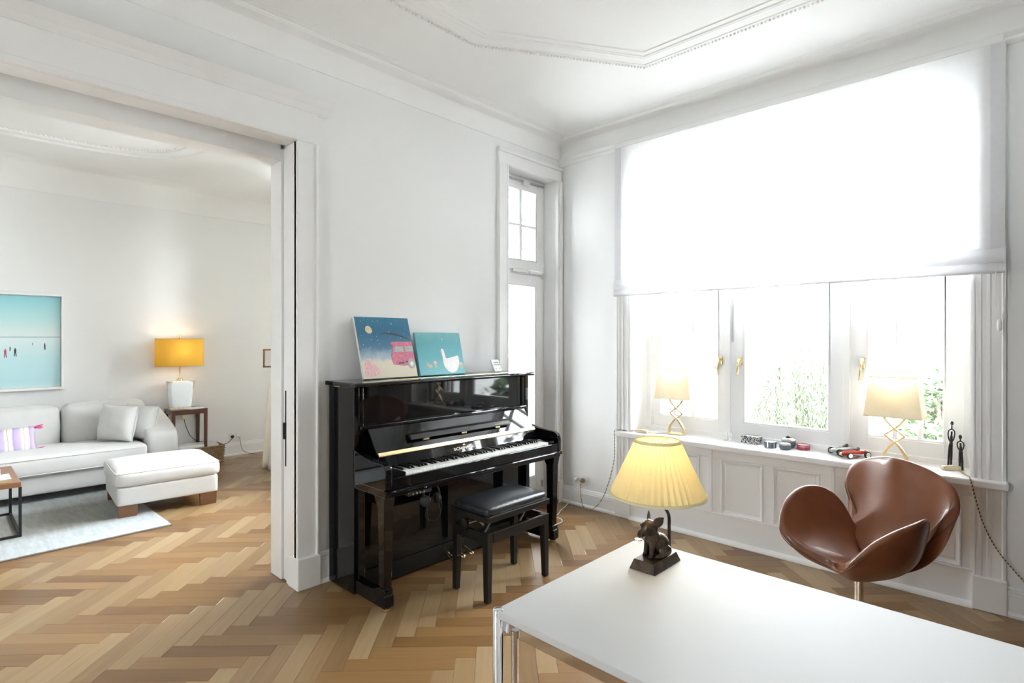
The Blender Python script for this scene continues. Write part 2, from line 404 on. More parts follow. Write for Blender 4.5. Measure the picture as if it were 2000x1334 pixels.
struct(w.obj('wall_side', 'wall'), 'white window wall of the adjoining room, beside the cream curtain', 'wall')
# ---- ceilings
ceiling = struct(MB().box(XR, 0.03, YN, YP0, CZ, CZ+0.15).obj('ceiling', 'ceil'), 'white stucco ceiling over the piano and desk', 'ceiling')
ceiling2 = struct(MB().box(XR, XS, YP1, YB, CZ, CZ+0.15).obj('ceiling', 'ceil'), 'white stucco ceiling over the sofa in the adjoining room', 'ceiling')

def perimeter(x0, x1, y0, y1, prof, name, m, parent=None, smooth=40):
    """profile of (inset from wall, z) carried round a room with mitred corners"""
    R = [[(x0+d, y0+d, z), (x1-d, y0+d, z), (x1-d, y1-d, z), (x0+d, y1-d, z)] for d, z in prof]
    mb = MB()
    n = len(prof); vs = [p for r in R for p in r]; fs = []
    for i in range(n-1):
        for k in range(4):
            k2 = (k+1) % 4; fs.append((i*4+k, i*4+k2, (i+1)*4+k2, (i+1)*4+k))
    mb.add(vs, fs)
    return mb.obj(name, m, parent, smooth)
z0 = 3.095
prof = [(0.0, z0), (0.004, z0+0.002)]
for j in range(11):
    t = PI/2*j/10; prof.append((0.004+0.105*(1-math.cos(t)), z0+0.004+0.138*math.sin(t)))
prof += [(0.112, z0+0.145), (0.118, z0+0.152), (0.124, z0+0.150), (0.130, z0+0.158), (0.142, z0+0.160), (0.150, z0+0.168), (0.165, z0+0.170), (0.172, z0+0.1755)]
cove = struct(perimeter(XR, 0.02, YN, YP0, prof, 'trim_1', 'ceil'), 'coved plaster cornice round the piano room ceiling', 'cornice')
def pearls(path, step, r, parent, name='pearl_beading', m='ceil'):
    mb = MB(); oct_f = [(0,2,4),(2,1,4),(1,3,4),(3,0,4),(2,0,5),(1,2,5),(3,1,5),(0,3,5)]
    for a, b in zip(path[:-1], path[1:]):
        a, b = Vector(a), Vector(b); n = max(1, int((b-a).length/step))
        for i in range(n):
            c = a+(b-a)*(i/n)
            mb.ell(c, (r, r, r), 6, 4)
    o = mb.obj(name, m, parent, True); o['kind'] = 'stuff'; return o
d = 0.136
pearls([(-4.2, YP0-d, CZ-0.012), (0.02-d, YP0-d, CZ-0.012), (0.02-d, YN+d, CZ-0.012)], 0.021, 0.0065, cove)
d2 = 0.168
# window wall picture rail
mb = MB(); pr = [(0.02, 3.045), (-0.006, 3.05), (-0.016, 3.062), (-0.012, 3.078), (-0.022, 3.088), (-0.028, 3.102), (0.02, 3.108)]
mb.rings([[(p[0], YP0, p[1]) for p in pr], [(p[0], YN, p[1]) for p in pr]])
struct(mb.obj('trim_2', 'trim', None, 50), 'moulded picture rail above the roman blind', 'rail')
# ceiling frame: octagon of stepped moulding and pearls
OUT = [(-0.72,-1.254),(-0.72,-2.346),(-1.67,-2.944),(-4.73,-2.944),(-5.68,-2.346),(-5.68,-1.254),(-4.73,-0.656),(-1.67,-0.656)]
cxy = (-3.2, -1.8)
def inset(poly, d):
    n = len(poly); out = []
    for i in range(n):
        p0, p1, p2 = Vector(poly[i-1]), Vector(poly[i]), Vector(poly[(i+1) % n])
        a, b = (p1-p0).normalized(), (p2-p1).normalized()
        na, nb = Vector((-a.y, a.x)), Vector((-b.y, b.x))
        if na.dot(Vector(cxy)-p1) < 0: na, nb = -na, -nb
        bis = (na+nb); bis = bis/bis.dot(na)
        out.append(p1+bis*d)
    return out
def octring(prof, name):
    mb = MB(); R = []
    for dd, z in prof: R.append([(p.x, p.y, z) for p in inset(OUT, dd)])
    n = len(R); vs = [p for r in R for p in r]; fs = []
    for i in range(n-1):
        for k in range(8): k2 = (k+1) % 8; fs.append((i*8+k, i*8+k2, (i+1)*8+k2, (i+1)*8+k))
    mb.add(vs, fs); return mb.obj(name, 'ceil', ceiling, 35)
z = CZ
octring([(0.004, z), (0.006, z-0.006), (0.022, z-0.009), (0.028, z-0.004), (0.085, z-0.003), (0.092, z-0.009), (0.104, z-0.012), (0.112, z-0.008), (0.120, z-0.008), (0.126, z-0.002), (0.150, z-0.0015), (0.156, z-0.006), (0.166, z-0.006), (0.172, z)], 'ceiling_frame')
pts = [(p.x, p.y, z-0.008) for p in inset(OUT, -0.010)]
pearls(pts[6:]+pts[:3], 0.022, 0.008, ceiling)
# cove, oval moulding and rose of the adjoining room
struct(perimeter(XR, XS, YP1, YB, [(0.0, 2.98), (0.006, 2.985)]+[(0.006+0.24*(1-math.cos(PI/2*j/10)), 2.985+0.2855*math.sin(PI/2*j/10)) for j in range(11)], 'trim_3', 'ceil'), 'smooth coved cornice above the sofa wall', 'cornice')
def supell(a, b, e, n, off=0.0, c=(-3.6, 2.32)):
    out = []
    for k in range(n):
        t = 2*PI*k/n; ct, st = math.cos(t), math.sin(t)
        x = math.copysign(abs(ct)**e, ct)*(a+off); y = math.copysign(abs(st)**e, st)*(b+off); out.append((c[0]+x, c[1]+y))
    return out
def ovalring(prof, name):
    mb = MB(); n = 96; R = [[(p[0], p[1], zz) for p in supell(1.46, 1.07, 0.62, n, dd)] for dd, zz in prof]
    vs = [p for r in R for p in r]; fs = []
    for i in range(len(R)-1):
        for k in range(n): k2 = (k+1) % n; fs.append((i*n+k, i*n+k2, (i+1)*n+k2, (i+1)*n+k))
    mb.add(vs, fs); return mb.obj(name, 'ceil', ceiling2, 40)
ovalring([(-0.16, z), (-0.155, z-0.014), (-0.135, z-0.016), (-0.128, z-0.006), (-0.115, z-0.008), (-0.11, z)], 'oval_moulding')
ovalring([(-0.02, z), (-0.014, z-0.014), (0.0, z-0.018), (0.012, z-0.012), (0.016, z)], 'oval_moulding')
pearls([(*p, z-0.006) for p in supell(1.46, 1.07, 0.62, 160, -0.19)], 0.03, 0.008, ceiling2)
mb = MB()
for k in range(14):
    t = 2*PI*k/14
    for rr, sz in ((0.10, 0.04), (0.20, 0.05)):
        mb.ell((-3.75+rr*math.cos(t+rr), 2.26+rr*math.sin(t+rr), z-0.006), (sz, sz*0.45, 0.016), 8, 6, Euler((0, 0, t+0.5)).to_matrix())
mb.ell((-3.75, 2.26, z-0.004), (0.05, 0.05, 0.03), 12, 6)
mb.obj('ceiling_rose', 'ceil', ceiling2, True)

# ---- baseboards
def skirting(name, a, b, nrm, label, h=0.14, t=0.022):
    """run from a to b (xy on the wall face); nrm = unit vector into the room"""
    prof = [(0, 0), (t+0.016, 0), (t+0.016, 0.014), (t+0.010, 0.022), (t, 0.026), (t, h-0.035), (t-0.004, h-0.030), (t-0.004, h-0.020), (t-0.009, h-0.015), (t-0.009, h-0.006), (t-0.014, h), (0, h)]
    mb = MB(); mb.rings([[(p[0]+nrm[0]*d, p[1]+nrm[1]*d, zz) for d, zz in prof] for p in (a, b)])
    return struct(mb.obj(name, 'trim', None, 30), label, 'baseboard')
skirting('baseboard_left', (-2.352, YP0), (-0.81, YP0), (0, -1), 'white baseboard along the wall behind the piano', 0.18)
skirting('baseboard_right', (0.02, YP0), (0.02, -0.575), (-1, 0), 'white baseboard below the double socket in the corner', 0.15)
skirting('baseboard_right', (0.02, -3.013), (0.02, YN), (-1, 0), 'white baseboard at the right edge past the window pilaster', 0.15)
skirting('baseboard_back', (XR, YB), (XS, YB), (0, -1), 'white baseboard along the sofa wall of the adjoining room', 0.16)
skirting('baseboard_near', (XR, YN), (0.02, YN), (0, 1), 'white baseboard of the wall behind the desk, outside the frame', 0.15)

# ---- wide opening: casing, header cornice, plinth, pocket sliding door
cas = thing('trim_4', 'white door casing with cornice round the wide opening to the sofa room', 'door casing', (0, 0, 0)); cas['kind'] = 'structure'
f0 = YP0
for sgn, xi, xo in ((1, OX1, -2.352), (-1, OX0, -5.03)):
    a, b = min(xi, xo), max(xi, xo)
    mb = MB(); mb.box(a, b, f0-0.027, f0+0.02, 0.17, OZ-0.0)
    e = xo-sgn*0.012
    mb.box(min(e, xo), max(e, xo)+0.001, f0-0.040, f0-0.002, 0.172, OZ-0.001)
    mb.obj('casing_post', 'trim', cas, False, 0.004)
    bx('plinth', a-0.008 if sgn > 0 else a-0.01, b+0.012 if sgn > 0 else b+0.008, f0-0.046, f0+0.09, 0, 0.185, 'trim', cas, 0.006)
mb = MB(); mb.box(-5.03, -2.352, f0-0.028, f0+0.02, OZ, 2.825); mb.obj('header_board', 'trim', cas, False, 0.003)
mb = MB(); pr = [(f0+0.01, 2.82), (f0-0.034, 2.822), (f0-0.040, 2.832), (f0-0.052, 2.840), (f0-0.056, 2.852), (f0-0.082, 2.866), (f0-0.090, 2.884), (f0-0.098, 2.892), (f0+0.01, 2.897)]
mb.rings([[(x, p[0], p[1]) for p in pr] for x in (-5.10, -2.285)]); mb.obj('header_cornice', 'trim', cas, 40)
mb = MB(); mb.box(OX0, OX1, f0-0.034, f0-0.02, OZ, OZ+0.035); mb.obj('header_bead', 'trim', cas, False, 0.004)
# jamb linings with the pocket slot between them, soffit boards
for sgn, x in ((1, OX1), (-1, OX0)):
    a, b = (x, x+0.05) if sgn > 0 else (x-0.05, x)
    bx('jamb_lining', a, b, f0-0.01, 0.155, 0, OZ, 'trim', cas, 0.004)
    bx('jamb_lining', a, b, 0.225, 0.375, 0, OZ, 'trim', cas, 0.004)
bx('soffit_board', OX0, OX1, f0-0.01, 0.150, OZ-0.002, OZ+0.04, 'trim', cas, 0.003)
bx('soffit_board', OX0, OX1, 0.225, 0.385, OZ-0.075, OZ+0.04, 'trim', cas, 0.003)
for x in (-3.7, -3.25, -2.9, -2.42):
    mb = MB(); mb.ell((x, f0-0.029, 2.675), (0.005, 0.002, 0.005), 8, 4); mb.obj('screw_cap', 'trim', cas, True)
dr = thing('door_1', 'white sliding pocket door edge with iron latch in the opening jamb', 'door', (OX1, 0, 0)); dr['kind'] = 'structure'
bx('door_leaf', 0.012, 0.10, 0.163, 0.217, 0.005, OZ, 'trim', dr, 0.003)
bx('latch_plate', 0.0085, 0.0125, 0.179, 0.191, 0.70, 1.16, 'blackmat', dr, 0.001)
mb = MB()
for a in ((0.176, 0.180), (0.200, 0.204)): mb.box(0.002, 0.012, a[0], a[1], 0.865, 0.965)
for a in ((0.865, 0.869), (0.961, 0.965)): mb.box(0.002, 0.012, 0.176, 0.204, a[0], a[1])
mb.obj('pull_ring', 'blackmat', dr, False, 0.001)

# ---- balcony door in the piano wall
bd = thing('door_2', 'tall narrow white balcony door with four-pane fanlight beside the piano', 'door', (-0.38, 0.0, 0)); bd['kind'] = 'structure'
def L(x): return x+0.38
mb = MB()
for (x0, x1) in ((-0.81, DX0), (DX1, -0.002)):
    s_ = 1 if x0 < -0.5 else -1; o_, i_ = (x0, x1) if s_ > 0 else (x1, x0)   # outer and inner edge
    pf = [(o_, f0+0.01), (o_, f0-0.036), (o_+s_*0.018, f0-0.036), (o_+s_*0.024, f0-0.022), (i_-s_*0.018, f0-0.022), (i_-s_*0.012, f0-0.029), (i_, f0-0.029), (i_, f0+0.01)]
    mb.prism([(L(x), y) for x, y in pf], 'z', 0.20, 2.90)
mb.obj('casing', 'trim', bd)
mb = MB(); mb.box(L(-0.81), L(-0.002), f0-0.024, f0+0.01, 2.90, 2.994); mb.obj('casing_head', 'trim', bd, False, 0.003)
bx('casing_cap', L(-0.816), L(0.0), f0-0.040, f0+0.01, 2.994, 3.022, 'trim', bd, 0.005)
for x0, x1 in ((-0.815, DX0), (DX1, -0.0)): bx('plinth', L(x0), L(x1), f0-0.04, f0+0.02, 0, 0.20, 'trim', bd, 0.004)
mb = MB(); mb.box(L(DX0), L(DX1), f0, 0.36, DZ-0.002, DZ+0.02); mb.box(L(DX0)-0.02, L(DX0)+0.002, f0, 0.36, 0, DZ); mb.box(L(DX1)-0.002, L(DX1)+0.02, f0, 0.36, 0, DZ)
mb.obj('reveal', 'trim', bd)
bx('threshold', L(DX0), L(DX1), f0-0.035, 0.36, -0.005, 0.035, 'oak_sill' if False else 'oak', bd, 0.006)
FY = 0.165    # door plane
mb = MB(); mb.box(L(DX0), L(DX0)+0.045, FY, FY+0.08, 0.03, DZ); mb.box(L(DX1)-0.035, L(DX1), FY, FY+0.08, 0.03, DZ); mb.box(L(DX0), L(DX1), FY+0.0015, FY+0.079, DZ-0.025, DZ); mb.box(L(DX0), L(DX1), FY+0.0015, FY+0.079, 2.045, 2.085)
mb.obj('door_frame', 'trim', bd, False, 0.004)
def sash(parent, x0, x1, z0, z1, y0, st, bot, top, vm, hm, d=0.05, name='sash', axis='y', mw=0.022):
    """rectangular casement with muntins; axis is the normal direction; returns sash object and panes"""
    def B(mb, a0, a1, zz0, zz1, dd0, dd1):
        if axis == 'y': mb.box(a0, a1, y0+dd0, y0+dd1, zz0, zz1)
        else: mb.box(y0+dd0, y0+dd1, a0, a1, zz0, zz1)
    mb = MB(); B(mb, x0, x0+st, z0, z1, 0, d); B(mb, x1-st, x1, z0, z1, 0, d); B(mb, x0+st, x1-st, z0, z0+bot, 0, d); B(mb, x0+st, x1-st, z1-top, z1, 0, d)
    s = mb.obj(name, 'trim', parent, False, 0.004)
    # glazing bead
    mb = MB(); g = 0.012
    ix0, ix1, iz0, iz1 = x0+st, x1-st, z0+bot, z1-top
    B(mb, ix0, ix0+g, iz0, iz1, 0.006, d-0.006); B(mb, ix1-g, ix1, iz0, iz1, 0.006, d-0.006); B(mb, ix0, ix1, iz0, iz0+g, 0.006, d-0.006); B(mb, ix0, ix1, iz1-g, iz1, 0.006, d-0.006)
    mb.obj('glazing_bead', 'trim', s, False, 0.003)
    for x in vm:
        mb = MB(); B(mb, x-mw/2, x+mw/2, iz0, iz1, 0.008, d-0.004); mb.obj('muntin', 'trim', s, False, 0.004)
    for zc in hm:
        mb = MB(); B(mb, ix0, ix1, zc-mw/2, zc+mw/2, 0.009, d-0.005); mb.obj('muntin', 'trim', s, False, 0.004)
    xs = [ix0]+list(vm)+[ix1]; zs = [iz0]+list(hm)+[iz1]
    for i in range(len(xs)-1):
        for j in range(len(zs)-1):
            mb = MB(); B(mb, xs[i], xs[i+1], zs[j], zs[j+1], d*0.5, d*0.5+0.004); mb.obj('pane', 'pane', s)
    return s
xa, xb = L(DX0)+0.047, L(DX1)-0.037
sash(bd, xa, xb, 2.09, DZ-0.028, FY-0.012, 0.075, 0.075, 0.075, [(xa+xb)/2], [2.475])
s2 = sash(bd, xa, xb, 0.035, 2.04, FY-0.012, 0.085, 0.20, 0.085, [], [])
mb = MB(); mb.box(L(-0.56), L(-0.10), FY-0.030, FY-0.012, DZ-0.05, DZ-0.032); mb.obj('fanlight_rod', 'steel', bd, False, 0.003)
bx('fanlight_catch', L(-0.38), L(-0.30), FY-0.04, FY-0.012, DZ-0.075, DZ-0.03, 'white', bd, 0.004)
mb = MB(); mb.box(L(-0.50), L(-0.30), FY-0.024, FY-0.012, 2.060, 2.085); mb.box(L(-0.28), L(-0.115), FY-0.024, FY-0.012, 2.055, 2.080); mb.obj('hinge_cover', 'white', bd, False, 0.003)
bx('hinge_pin', L(-0.115), L(-0.107), FY-0.026, FY-0.012, 2.02, 2.07, 'steel', bd, 0.001)
bx('hinge_pin', L(-0.115), L(-0.107), FY-0.026, FY-0.012, 0.13, 0.19, 'steel', bd, 0.001)

# ---- big window with three casements
win = thing('window_1', 'wide white three-casement window above the panelled sill', 'window', (0.28, -1.785, WZ0)); win['kind'] = 'structure'
def y_(v): return v+1.785
def z_(v): return v-WZ0
mb = MB()
for a, b in ((WY1-0.05, WY1), (WY0, WY0+0.055), (-1.425, -1.385), (-2.225, -2.185)): mb.box(-0.022, 0.07, y_(a), y_(b), 0, z_(WZ1))
mb.box(-0.0205, 0.069, y_(WY0), y_(WY1), 0, 0.075); mb.box(-0.0205, 0.069, y_(WY0), y_(WY1), z_(WZ1)-0.05, z_(WZ1))
mb.obj('window_frame', 'trim', win, False, 0.004)
rows = [z_(v) for v in (1.25, 1.64, 2.03, 2.42)]
sL = sash(win, y_(-1.388), y_(-0.745), 0.06, z_(2.98), 0.0, 0.062, 0.105, 0.09, [y_(-1.112), y_(-0.955)], rows, 0.055, 'sash', 'x', 0.024)
sC = sash(win, y_(-2.188), y_(-1.422), 0.06, z_(2.98), 0.0, 0.09, 0.105, 0.09, [], [], 0.055, 'sash', 'x')
sR = sash(win, y_(-2.815), y_(-2.222), 0.06, z_(2.98), 0.0, 0.092, 0.105, 0.09, [y_(-2.598), y_(-2.468)], rows, 0.055, 'sash', 'x', 0.024)
for yy, zz in ((-1.345, 1.31), (-1.495, 1.31), (-2.293, 1.315)):
    h = MB(); h.box(-0.012, 0.001, y_(yy)-0.016, y_(yy)+0.016, z_(zz)-0.035, z_(zz)+0.035)
    h.tube([(-0.01, y_(yy), z_(zz)+0.008), (-0.045, y_(yy), z_(zz)+0.008)], 0.009, 10)
    h.obj('window_handle_rose', 'brass', win, 40, 0.004)
    h = MB(); h.tube([(-0.045, y_(yy), z_(zz)+0.014), (-0.050, y_(yy)+0.002, z_(zz)-0.03), (-0.052, y_(yy)+0.006, z_(zz)-0.11)], [0.008, 0.0075, 0.0085], 10); h.obj('window_handle', 'brass', win, True)
for yy, zz in ((-0.752, 0.80), (-2.20, 0.80), (-2.812, 0.80)):
    bx('hinge', -0.016, 0.0, y_(yy)-0.013, y_(yy)+0.013, z_(zz)-0.05, z_(zz)+0.06, 'white', win, 0.004)
bx('espagnolette', -0.008, 0.001, y_(-1.442), y_(-1.434), z_(1.45), z_(2.6), 'steel', win, 0.001)
# reveal lining + fluted pilasters
mb = MB(); mb.box(0.004, 0.27, WY1-0.007, WY1+0.03, WZ0+0.03, WZ1); mb.box(0.004, 0.27, WY0-0.03, WY0+0.004, WZ0+0.03, WZ1); mb.box(0.004, 0.27, WY0, WY1, WZ1-0.006, WZ1+0.02)
struct(mb.obj('trim_5', 'trim'), 'white lining of the window recess above the sill', 'window lining')
def pilaster(name, y0, y1, label, plinth):
    t = thing(name, label, 'pilaster', (0, (y0+y1)/2, 0)); t['kind'] = 'structure'
    hwid = abs(y1-y0)/2
    mb = MB()
    # fluted strip: profile across y
    pf = [(-hwid, 0.02), (-hwid, -0.004), (-hwid+0.012, -0.008), (-hwid+0.018, -0.003), (-hwid*0.15, -0.003), (-hwid*0.05, -0.008), (hwid*0.10, -0.008), (hwid*0.18, -0.002), (hwid*0.42, -0.002), (hwid*0.50, -0.009), (hwid*0.66, -0.009), (hwid*0.72, -0.004), (hwid-0.012, -0.004), (hwid-0.008, -0.010), (hwid, -0.010), (hwid, 0.02)]
    for za, zb in ((plinth, 0.672), (0.712, 3.05)): mb.rings([[(d, yy, za) for yy, d in pf], [(d, yy, zb) for yy, d in pf]])
    mb.obj('fluted_strip', 'trim', t)
    bx('plinth_block', -0.024, 0.02, -hwid-0.006, hwid+0.006, 0, plinth, 'trim', t, 0.006)
pilaster('trim_6', -0.703, -0.578, 'white fluted pilaster at the left end of the window sill', 0.20)
pilaster('trim_7', -3.008, -2.872, 'white fluted pilaster at the right end of the window sill', 0.185)
# sill board + wainscot
struct(bx('trim_8', -0.065, 0.30, -3.02, -0.595, 0.672, 0.714, 'trim', None, 0.010, 3), 'long white window sill board holding lamps and ornaments', 'window sill')
wa = thing('trim_9', 'white panelled wainscot below the window sill behind the chair', 'wainscot', (0, -1.78, 0)); wa['kind'] = 'structure'
def yw(v): return v+1.78
bx('backing', 0.018, 0.045, yw(-2.875), yw(-0.70), 0, 0.672, 'trim', wa, 0)
def board(name, a, b, z0, z1): return bx(name, 0.002, 0.02, yw(min(a, b)), yw(max(a, b)), z0, z1, 'trim', wa, 0.003)
board('base_rail', -0.70, -2.875, 0.0, 0.205); board('top_rail', -0.70, -2.875, 0.605, 0.672)
PAN = [(-0.79, -1.035), (-1.10, -1.301), (-1.461, -1.757), (-1.822, -2.112), (-2.262, -2.50), (-2.575, -2.822)]
edges = [-0.70]+[v for p in PAN for v in p]+[-2.875]
for i in range(0, len(edges), 2): board('stile', edges[i], edges[i+1], 0.205, 0.605)
for a, b in PAN:
    p = bx('panel', 0.012, 0.022, yw(b)+0.03, yw(a)-0.03, 0.24, 0.57, 'trim', wa, 0.004)
    # ogee moulding round the panel
    mb = MB(); R = []
    for dd, xx in ((0.0, 0.004), (0.002, -0.004), (0.008, -0.005), (0.014, 0.004), (0.024, 0.014), (0.030, 0.016)):
        R.append([(xx, yw(b)+dd, 0.205+dd), (xx, yw(a)-dd, 0.205+dd), (xx, yw(a)-dd, 0.605-dd), (xx, yw(b)+dd, 0.605-dd)])
    vs = [q for r in R for q in r]; fs = []
    for i in range(len(R)-1):
        for k in range(4): k2 = (k+1) % 4; fs.append((i*4+k, i*4+k2, (i+1)*4+k2, (i+1)*4+k))
    mb.add(vs, fs); mb.obj('panel_moulding', 'trim', p)
for yy in (-1.386, -2.186):
    bx('cover_strip', -0.008, 0.01, yw(yy)-0.012, yw(yy)+0.012, 0.205, 0.672, 'trim', wa, 0.003)
mb = MB(); pf = [(0.004, 0.0), (-0.028, 0.0), (-0.028, 0.012), (-0.020, 0.022), (-0.006, 0.028), (0.004, 0.03)]
mb.rings([[(p[0], yw(-2.872), p[1]) for p in pf], [(p[0], yw(-0.705), p[1]) for p in pf]]); mb.obj('quarter_round', 'trim', wa, 50)
bx('base_ledge', -0.006, 0.004, yw(-2.872), yw(-0.705), 0.195, 0.207, 'trim', wa, 0.003)
# added rear fill window, then the adjoining room's hidden window that lights the sofa
for nm, lab, RV, loc, rz in (('fill_window', 'narrow white window added in the rear wall for fill light, outside the frame', FILL_WIN, (XR-0.14, -1.75, 0), PI/2),):
    w3 = thing(nm, lab, 'window', loc, rz); w3['kind'] = 'structure'; h3 = (RV[1]-RV[0])/2
    mb = MB()
    for a in (-h3, -0.02, h3-0.04): mb.box(a, a+0.04, -0.07, 0, RV[2], RV[3])
    for a in (RV[2], 2.2, RV[3]-0.06): mb.box(-h3, h3, -0.069, -0.001, a, a+0.06)
    mb.obj('window_frame', 'trim', w3, False, 0.004)
    for a, b in ((-h3+0.04, -0.02), (0.02, h3-0.04)):
        for c, d in ((RV[2]+0.06, 2.2), (2.26, RV[3]-0.06)): mb = MB(); mb.box(a, b, -0.034, -0.03, c, d); mb.obj('pane', 'pane', w3)
w2 = thing('window_2', 'white casement window of the adjoining room behind the curtain', 'window', (XS+0.16, 1.975, 0)); w2['kind'] = 'structure'
hy = (SW[1]-SW[0])/2
mb = MB()
for a, b in ((-hy, -hy+0.06), (hy-0.06, hy), (-0.45, -0.39), (0.39, 0.45)): mb.box(0, 0.07, a, b, SW[2], SW[3])
mb.box(0, 0.07, -hy, hy, SW[2], SW[2]+0.08); mb.box(0, 0.07, -hy, hy, SW[3]-0.06, SW[3]); mb.box(0, 0.07, -hy, hy, 2.2, 2.26); mb.obj('window_frame', 'trim', w2, False, 0.004)
for a, b in ((-hy+0.06, -0.45), (-0.39, 0.39), (0.45, hy-0.06)):
    for c, d in ((SW[2]+0.08, 2.2), (2.26, SW[3]-0.06)): mb = MB(); mb.box(0.03, 0.034, a, b, c, d); mb.obj('pane', 'pane', w2)
# ================================================================== PIANO
pn = thing('upright_piano', 'glossy black upright piano with open fallboard against the white wall', 'piano', (-1.545, 0, 0))
HW = 0.745
for sx in (-1, 1):
    a, b = (-HW, -HW+0.035) if sx < 0 else (HW-0.035, HW)
    bx('side_panel', a, b, -0.302, -0.015, 0.012, 1.197, 'black', pn, 0.003)
    # front stile next to the upper panel
    bx('front_stile', a+(0.035 if sx < 0 else -0.030), b+(0.030 if sx < 0 else -0.035), -0.296, -0.25, 0.66, 1.190, 'black', pn, 0.002)
    # cheek arm with rounded nose
    pr = [(-0.29, 0.66), (-0.612, 0.66), (-0.622, 0.668), (-0.624, 0.745), (-0.618, 0.772), (-0.600, 0.792), (-0.575, 0.801), (-0.50, 0.803), (-0.42, 0.812), (-0.345, 0.830), (-0.29, 0.845)]
    mb = MB(); mb.prism(pr, 'x', a, b+(0.006 if sx < 0 else 0.0)); mb.obj('arm', 'black', pn, False, 0.004)
    bx('key_block', (a+0.041) if sx < 0 else 0.632, -0.600 if sx < 0 else (b-0.035), -0.602, -0.44, 0.66, 0.742, 'black', pn, 0.003)
    # leg: tapered, with moulded capital and foot
    xc = sx*(HW-0.036)
    mb = MB(); mb.taperbox((xc-0.024, xc+0.024, -0.590, -0.540), (xc-0.030, xc+0.030, -0.600, -0.535), 0.125, 0.56)
    mb.taperbox((xc-0.030, xc+0.030, -0.600, -0.535), (xc-0.034, xc+0.034, -0.612, -0.50), 0.56, 0.625)
    mb.obj('leg', 'black', pn, False, 0.003)
    pr = [(-0.30, 0.022), (-0.596, 0.022), (-0.606, 0.034), (-0.606, 0.088), (-0.596, 0.098), (-0.598, 0.112), (-0.590, 0.125), (-0.535, 0.125), (-0.50, 0.105), (-0.40, 0.095), (-0.30, 0.095)]
    mb = MB(); mb.prism(pr, 'x', xc-0.028, xc+0.028); mb.obj('toe_block', 'black', pn, False, 0.003)
    mb = MB(); mb.lathe([(0.019, 0.0), (0.022, 0.006), (0.022, 0.018), (0.012, 0.023)], 18, (xc, -0.575)); mb.obj('caster_cup', 'brass', pn, 40)
    # sconce bracket under the key bed at the case
    bx('leg_bracket', xc-0.02, xc+0.02, -0.33, -0.29, 0.10, 0.62, 'black', pn, 0.003)
bx('back_frame', -HW+0.03, HW-0.03, -0.07, -0.012, 0.012, 1.19, 'blackmat', pn, 0.004)
# lid with hinge
pr = [(-0.345, 1.200), (-0.338, 1.197), (0.0, 1.197), (0.0, 1.222), (-0.338, 1.222), (-0.345, 1.219), (-0.349, 1.210)]
mb = MB(); mb.prism(pr, 'x', -HW-0.018, HW+0.018); lid = mb.obj('lid', 'black', pn, False, 0.003)
bx('lid_hinge', -HW+0.10, HW-0.10, -0.236, -0.229, 1.2215, 1.2235, 'brass', lid, 0)
bx('lid_stop', -HW-0.012, -HW+0.0, -0.16, -0.10, 1.192, 1.1975, 'brass', lid, 0)
bx('upper_panel', -HW+0.065, HW-0.065, -0.285, -0.262, 0.965, 1.195, 'black', pn, 0.002)
bx('upper_panel_rail', -HW+0.036, HW-0.036, -0.318, -0.262, 0.948, 0.972, 'black', pn, 0.006)
# fallboard: leaning leaf with brass hinge, name board below it, music ledge
def slab(name, p0, p1, th, x0, x1, m, parent, bev=0.002):
    a, b = Vector(p0), Vector(p1); d = (b-a).normalized(); n = Vector((-d.y, d.x))
    q = [a, b, b+n*th, a+n*th]; mb = MB(); mb.prism([(v.x, v.y) for v in q], 'x', x0, x1); return mb.obj(name, m, parent, False, bev)
fbX = HW-0.078
fall = slab('fallboard', (-0.4275, 0.812), (-0.330, 0.955), -0.016, -fbX, fbX, 'black', pn, 0.004)
mb = MB(); mb.tube([(-fbX, -0.434, 0.808), (fbX, -0.434, 0.808)], 0.0065, 10); mb.obj('fallboard_hinge', 'brass', pn, 40)
slab('hinge_leaf', (-0.4365, 0.813), (-0.428, 0.826), 0.0015, -fbX, fbX, 'brass', pn, 0)
slab('name_board', (-0.447, 0.742), (-0.436, 0.803), -0.014, -fbX-0.005, fbX+0.005, 'black', pn)
nrm = math.atan2(0.011, 0.061)
textmesh('maker_lettering', 'SCHIMMEL', 0.024, 'letters', pn, (-0.031, -0.4435, 0.771), (PI/2-nrm, 0, 0), 0.0005, 0.176)
mb = MB(); mb.prism([(-0.011+0.0, 0.788), (0.011, 0.788), (0.008, 0.798), (0.004, 0.793), (0, 0.800), (-0.004, 0.793), (-0.008, 0.798)], 'y', -0.4395, -0.4385)
e = mb.obj('crown_emblem', 'letters', pn); e.location = (-0.031, 0, 0)
# music ledge: bar on three brass hinges
pr = [(-0.396, 0.872), (-0.414, 0.868), (-0.419, 0.873), (-0.402, 0.898), (-0.380, 0.908), (-0.370, 0.900)]
mb = MB(); mb.prism(pr, 'x', -0.43, 0.43); led = mb.obj('music_ledge', 'blacksatin', pn, False, 0.004)
for x in (-0.31, 0.0, 0.31): bx('ledge_hinge', x-0.022, x+0.022, -0.409, -0.400, 0.856, 0.866, 'brass', led, 0.001)
bx('ledge_print', 0.27, 0.40, -0.4235, -0.4225, 0.8845, 0.887, 'gold', led, 0)
# lock knob on the left key block
mb = MB(); mb.box(-0.665, -0.605, -0.475, -0.466, 0.742, 0.747); mb.ell((-0.640, -0.470, 0.757), (0.010, 0.010, 0.010), 12, 8); mb.obj('fallboard_knob', 'ivory', pn, 40)
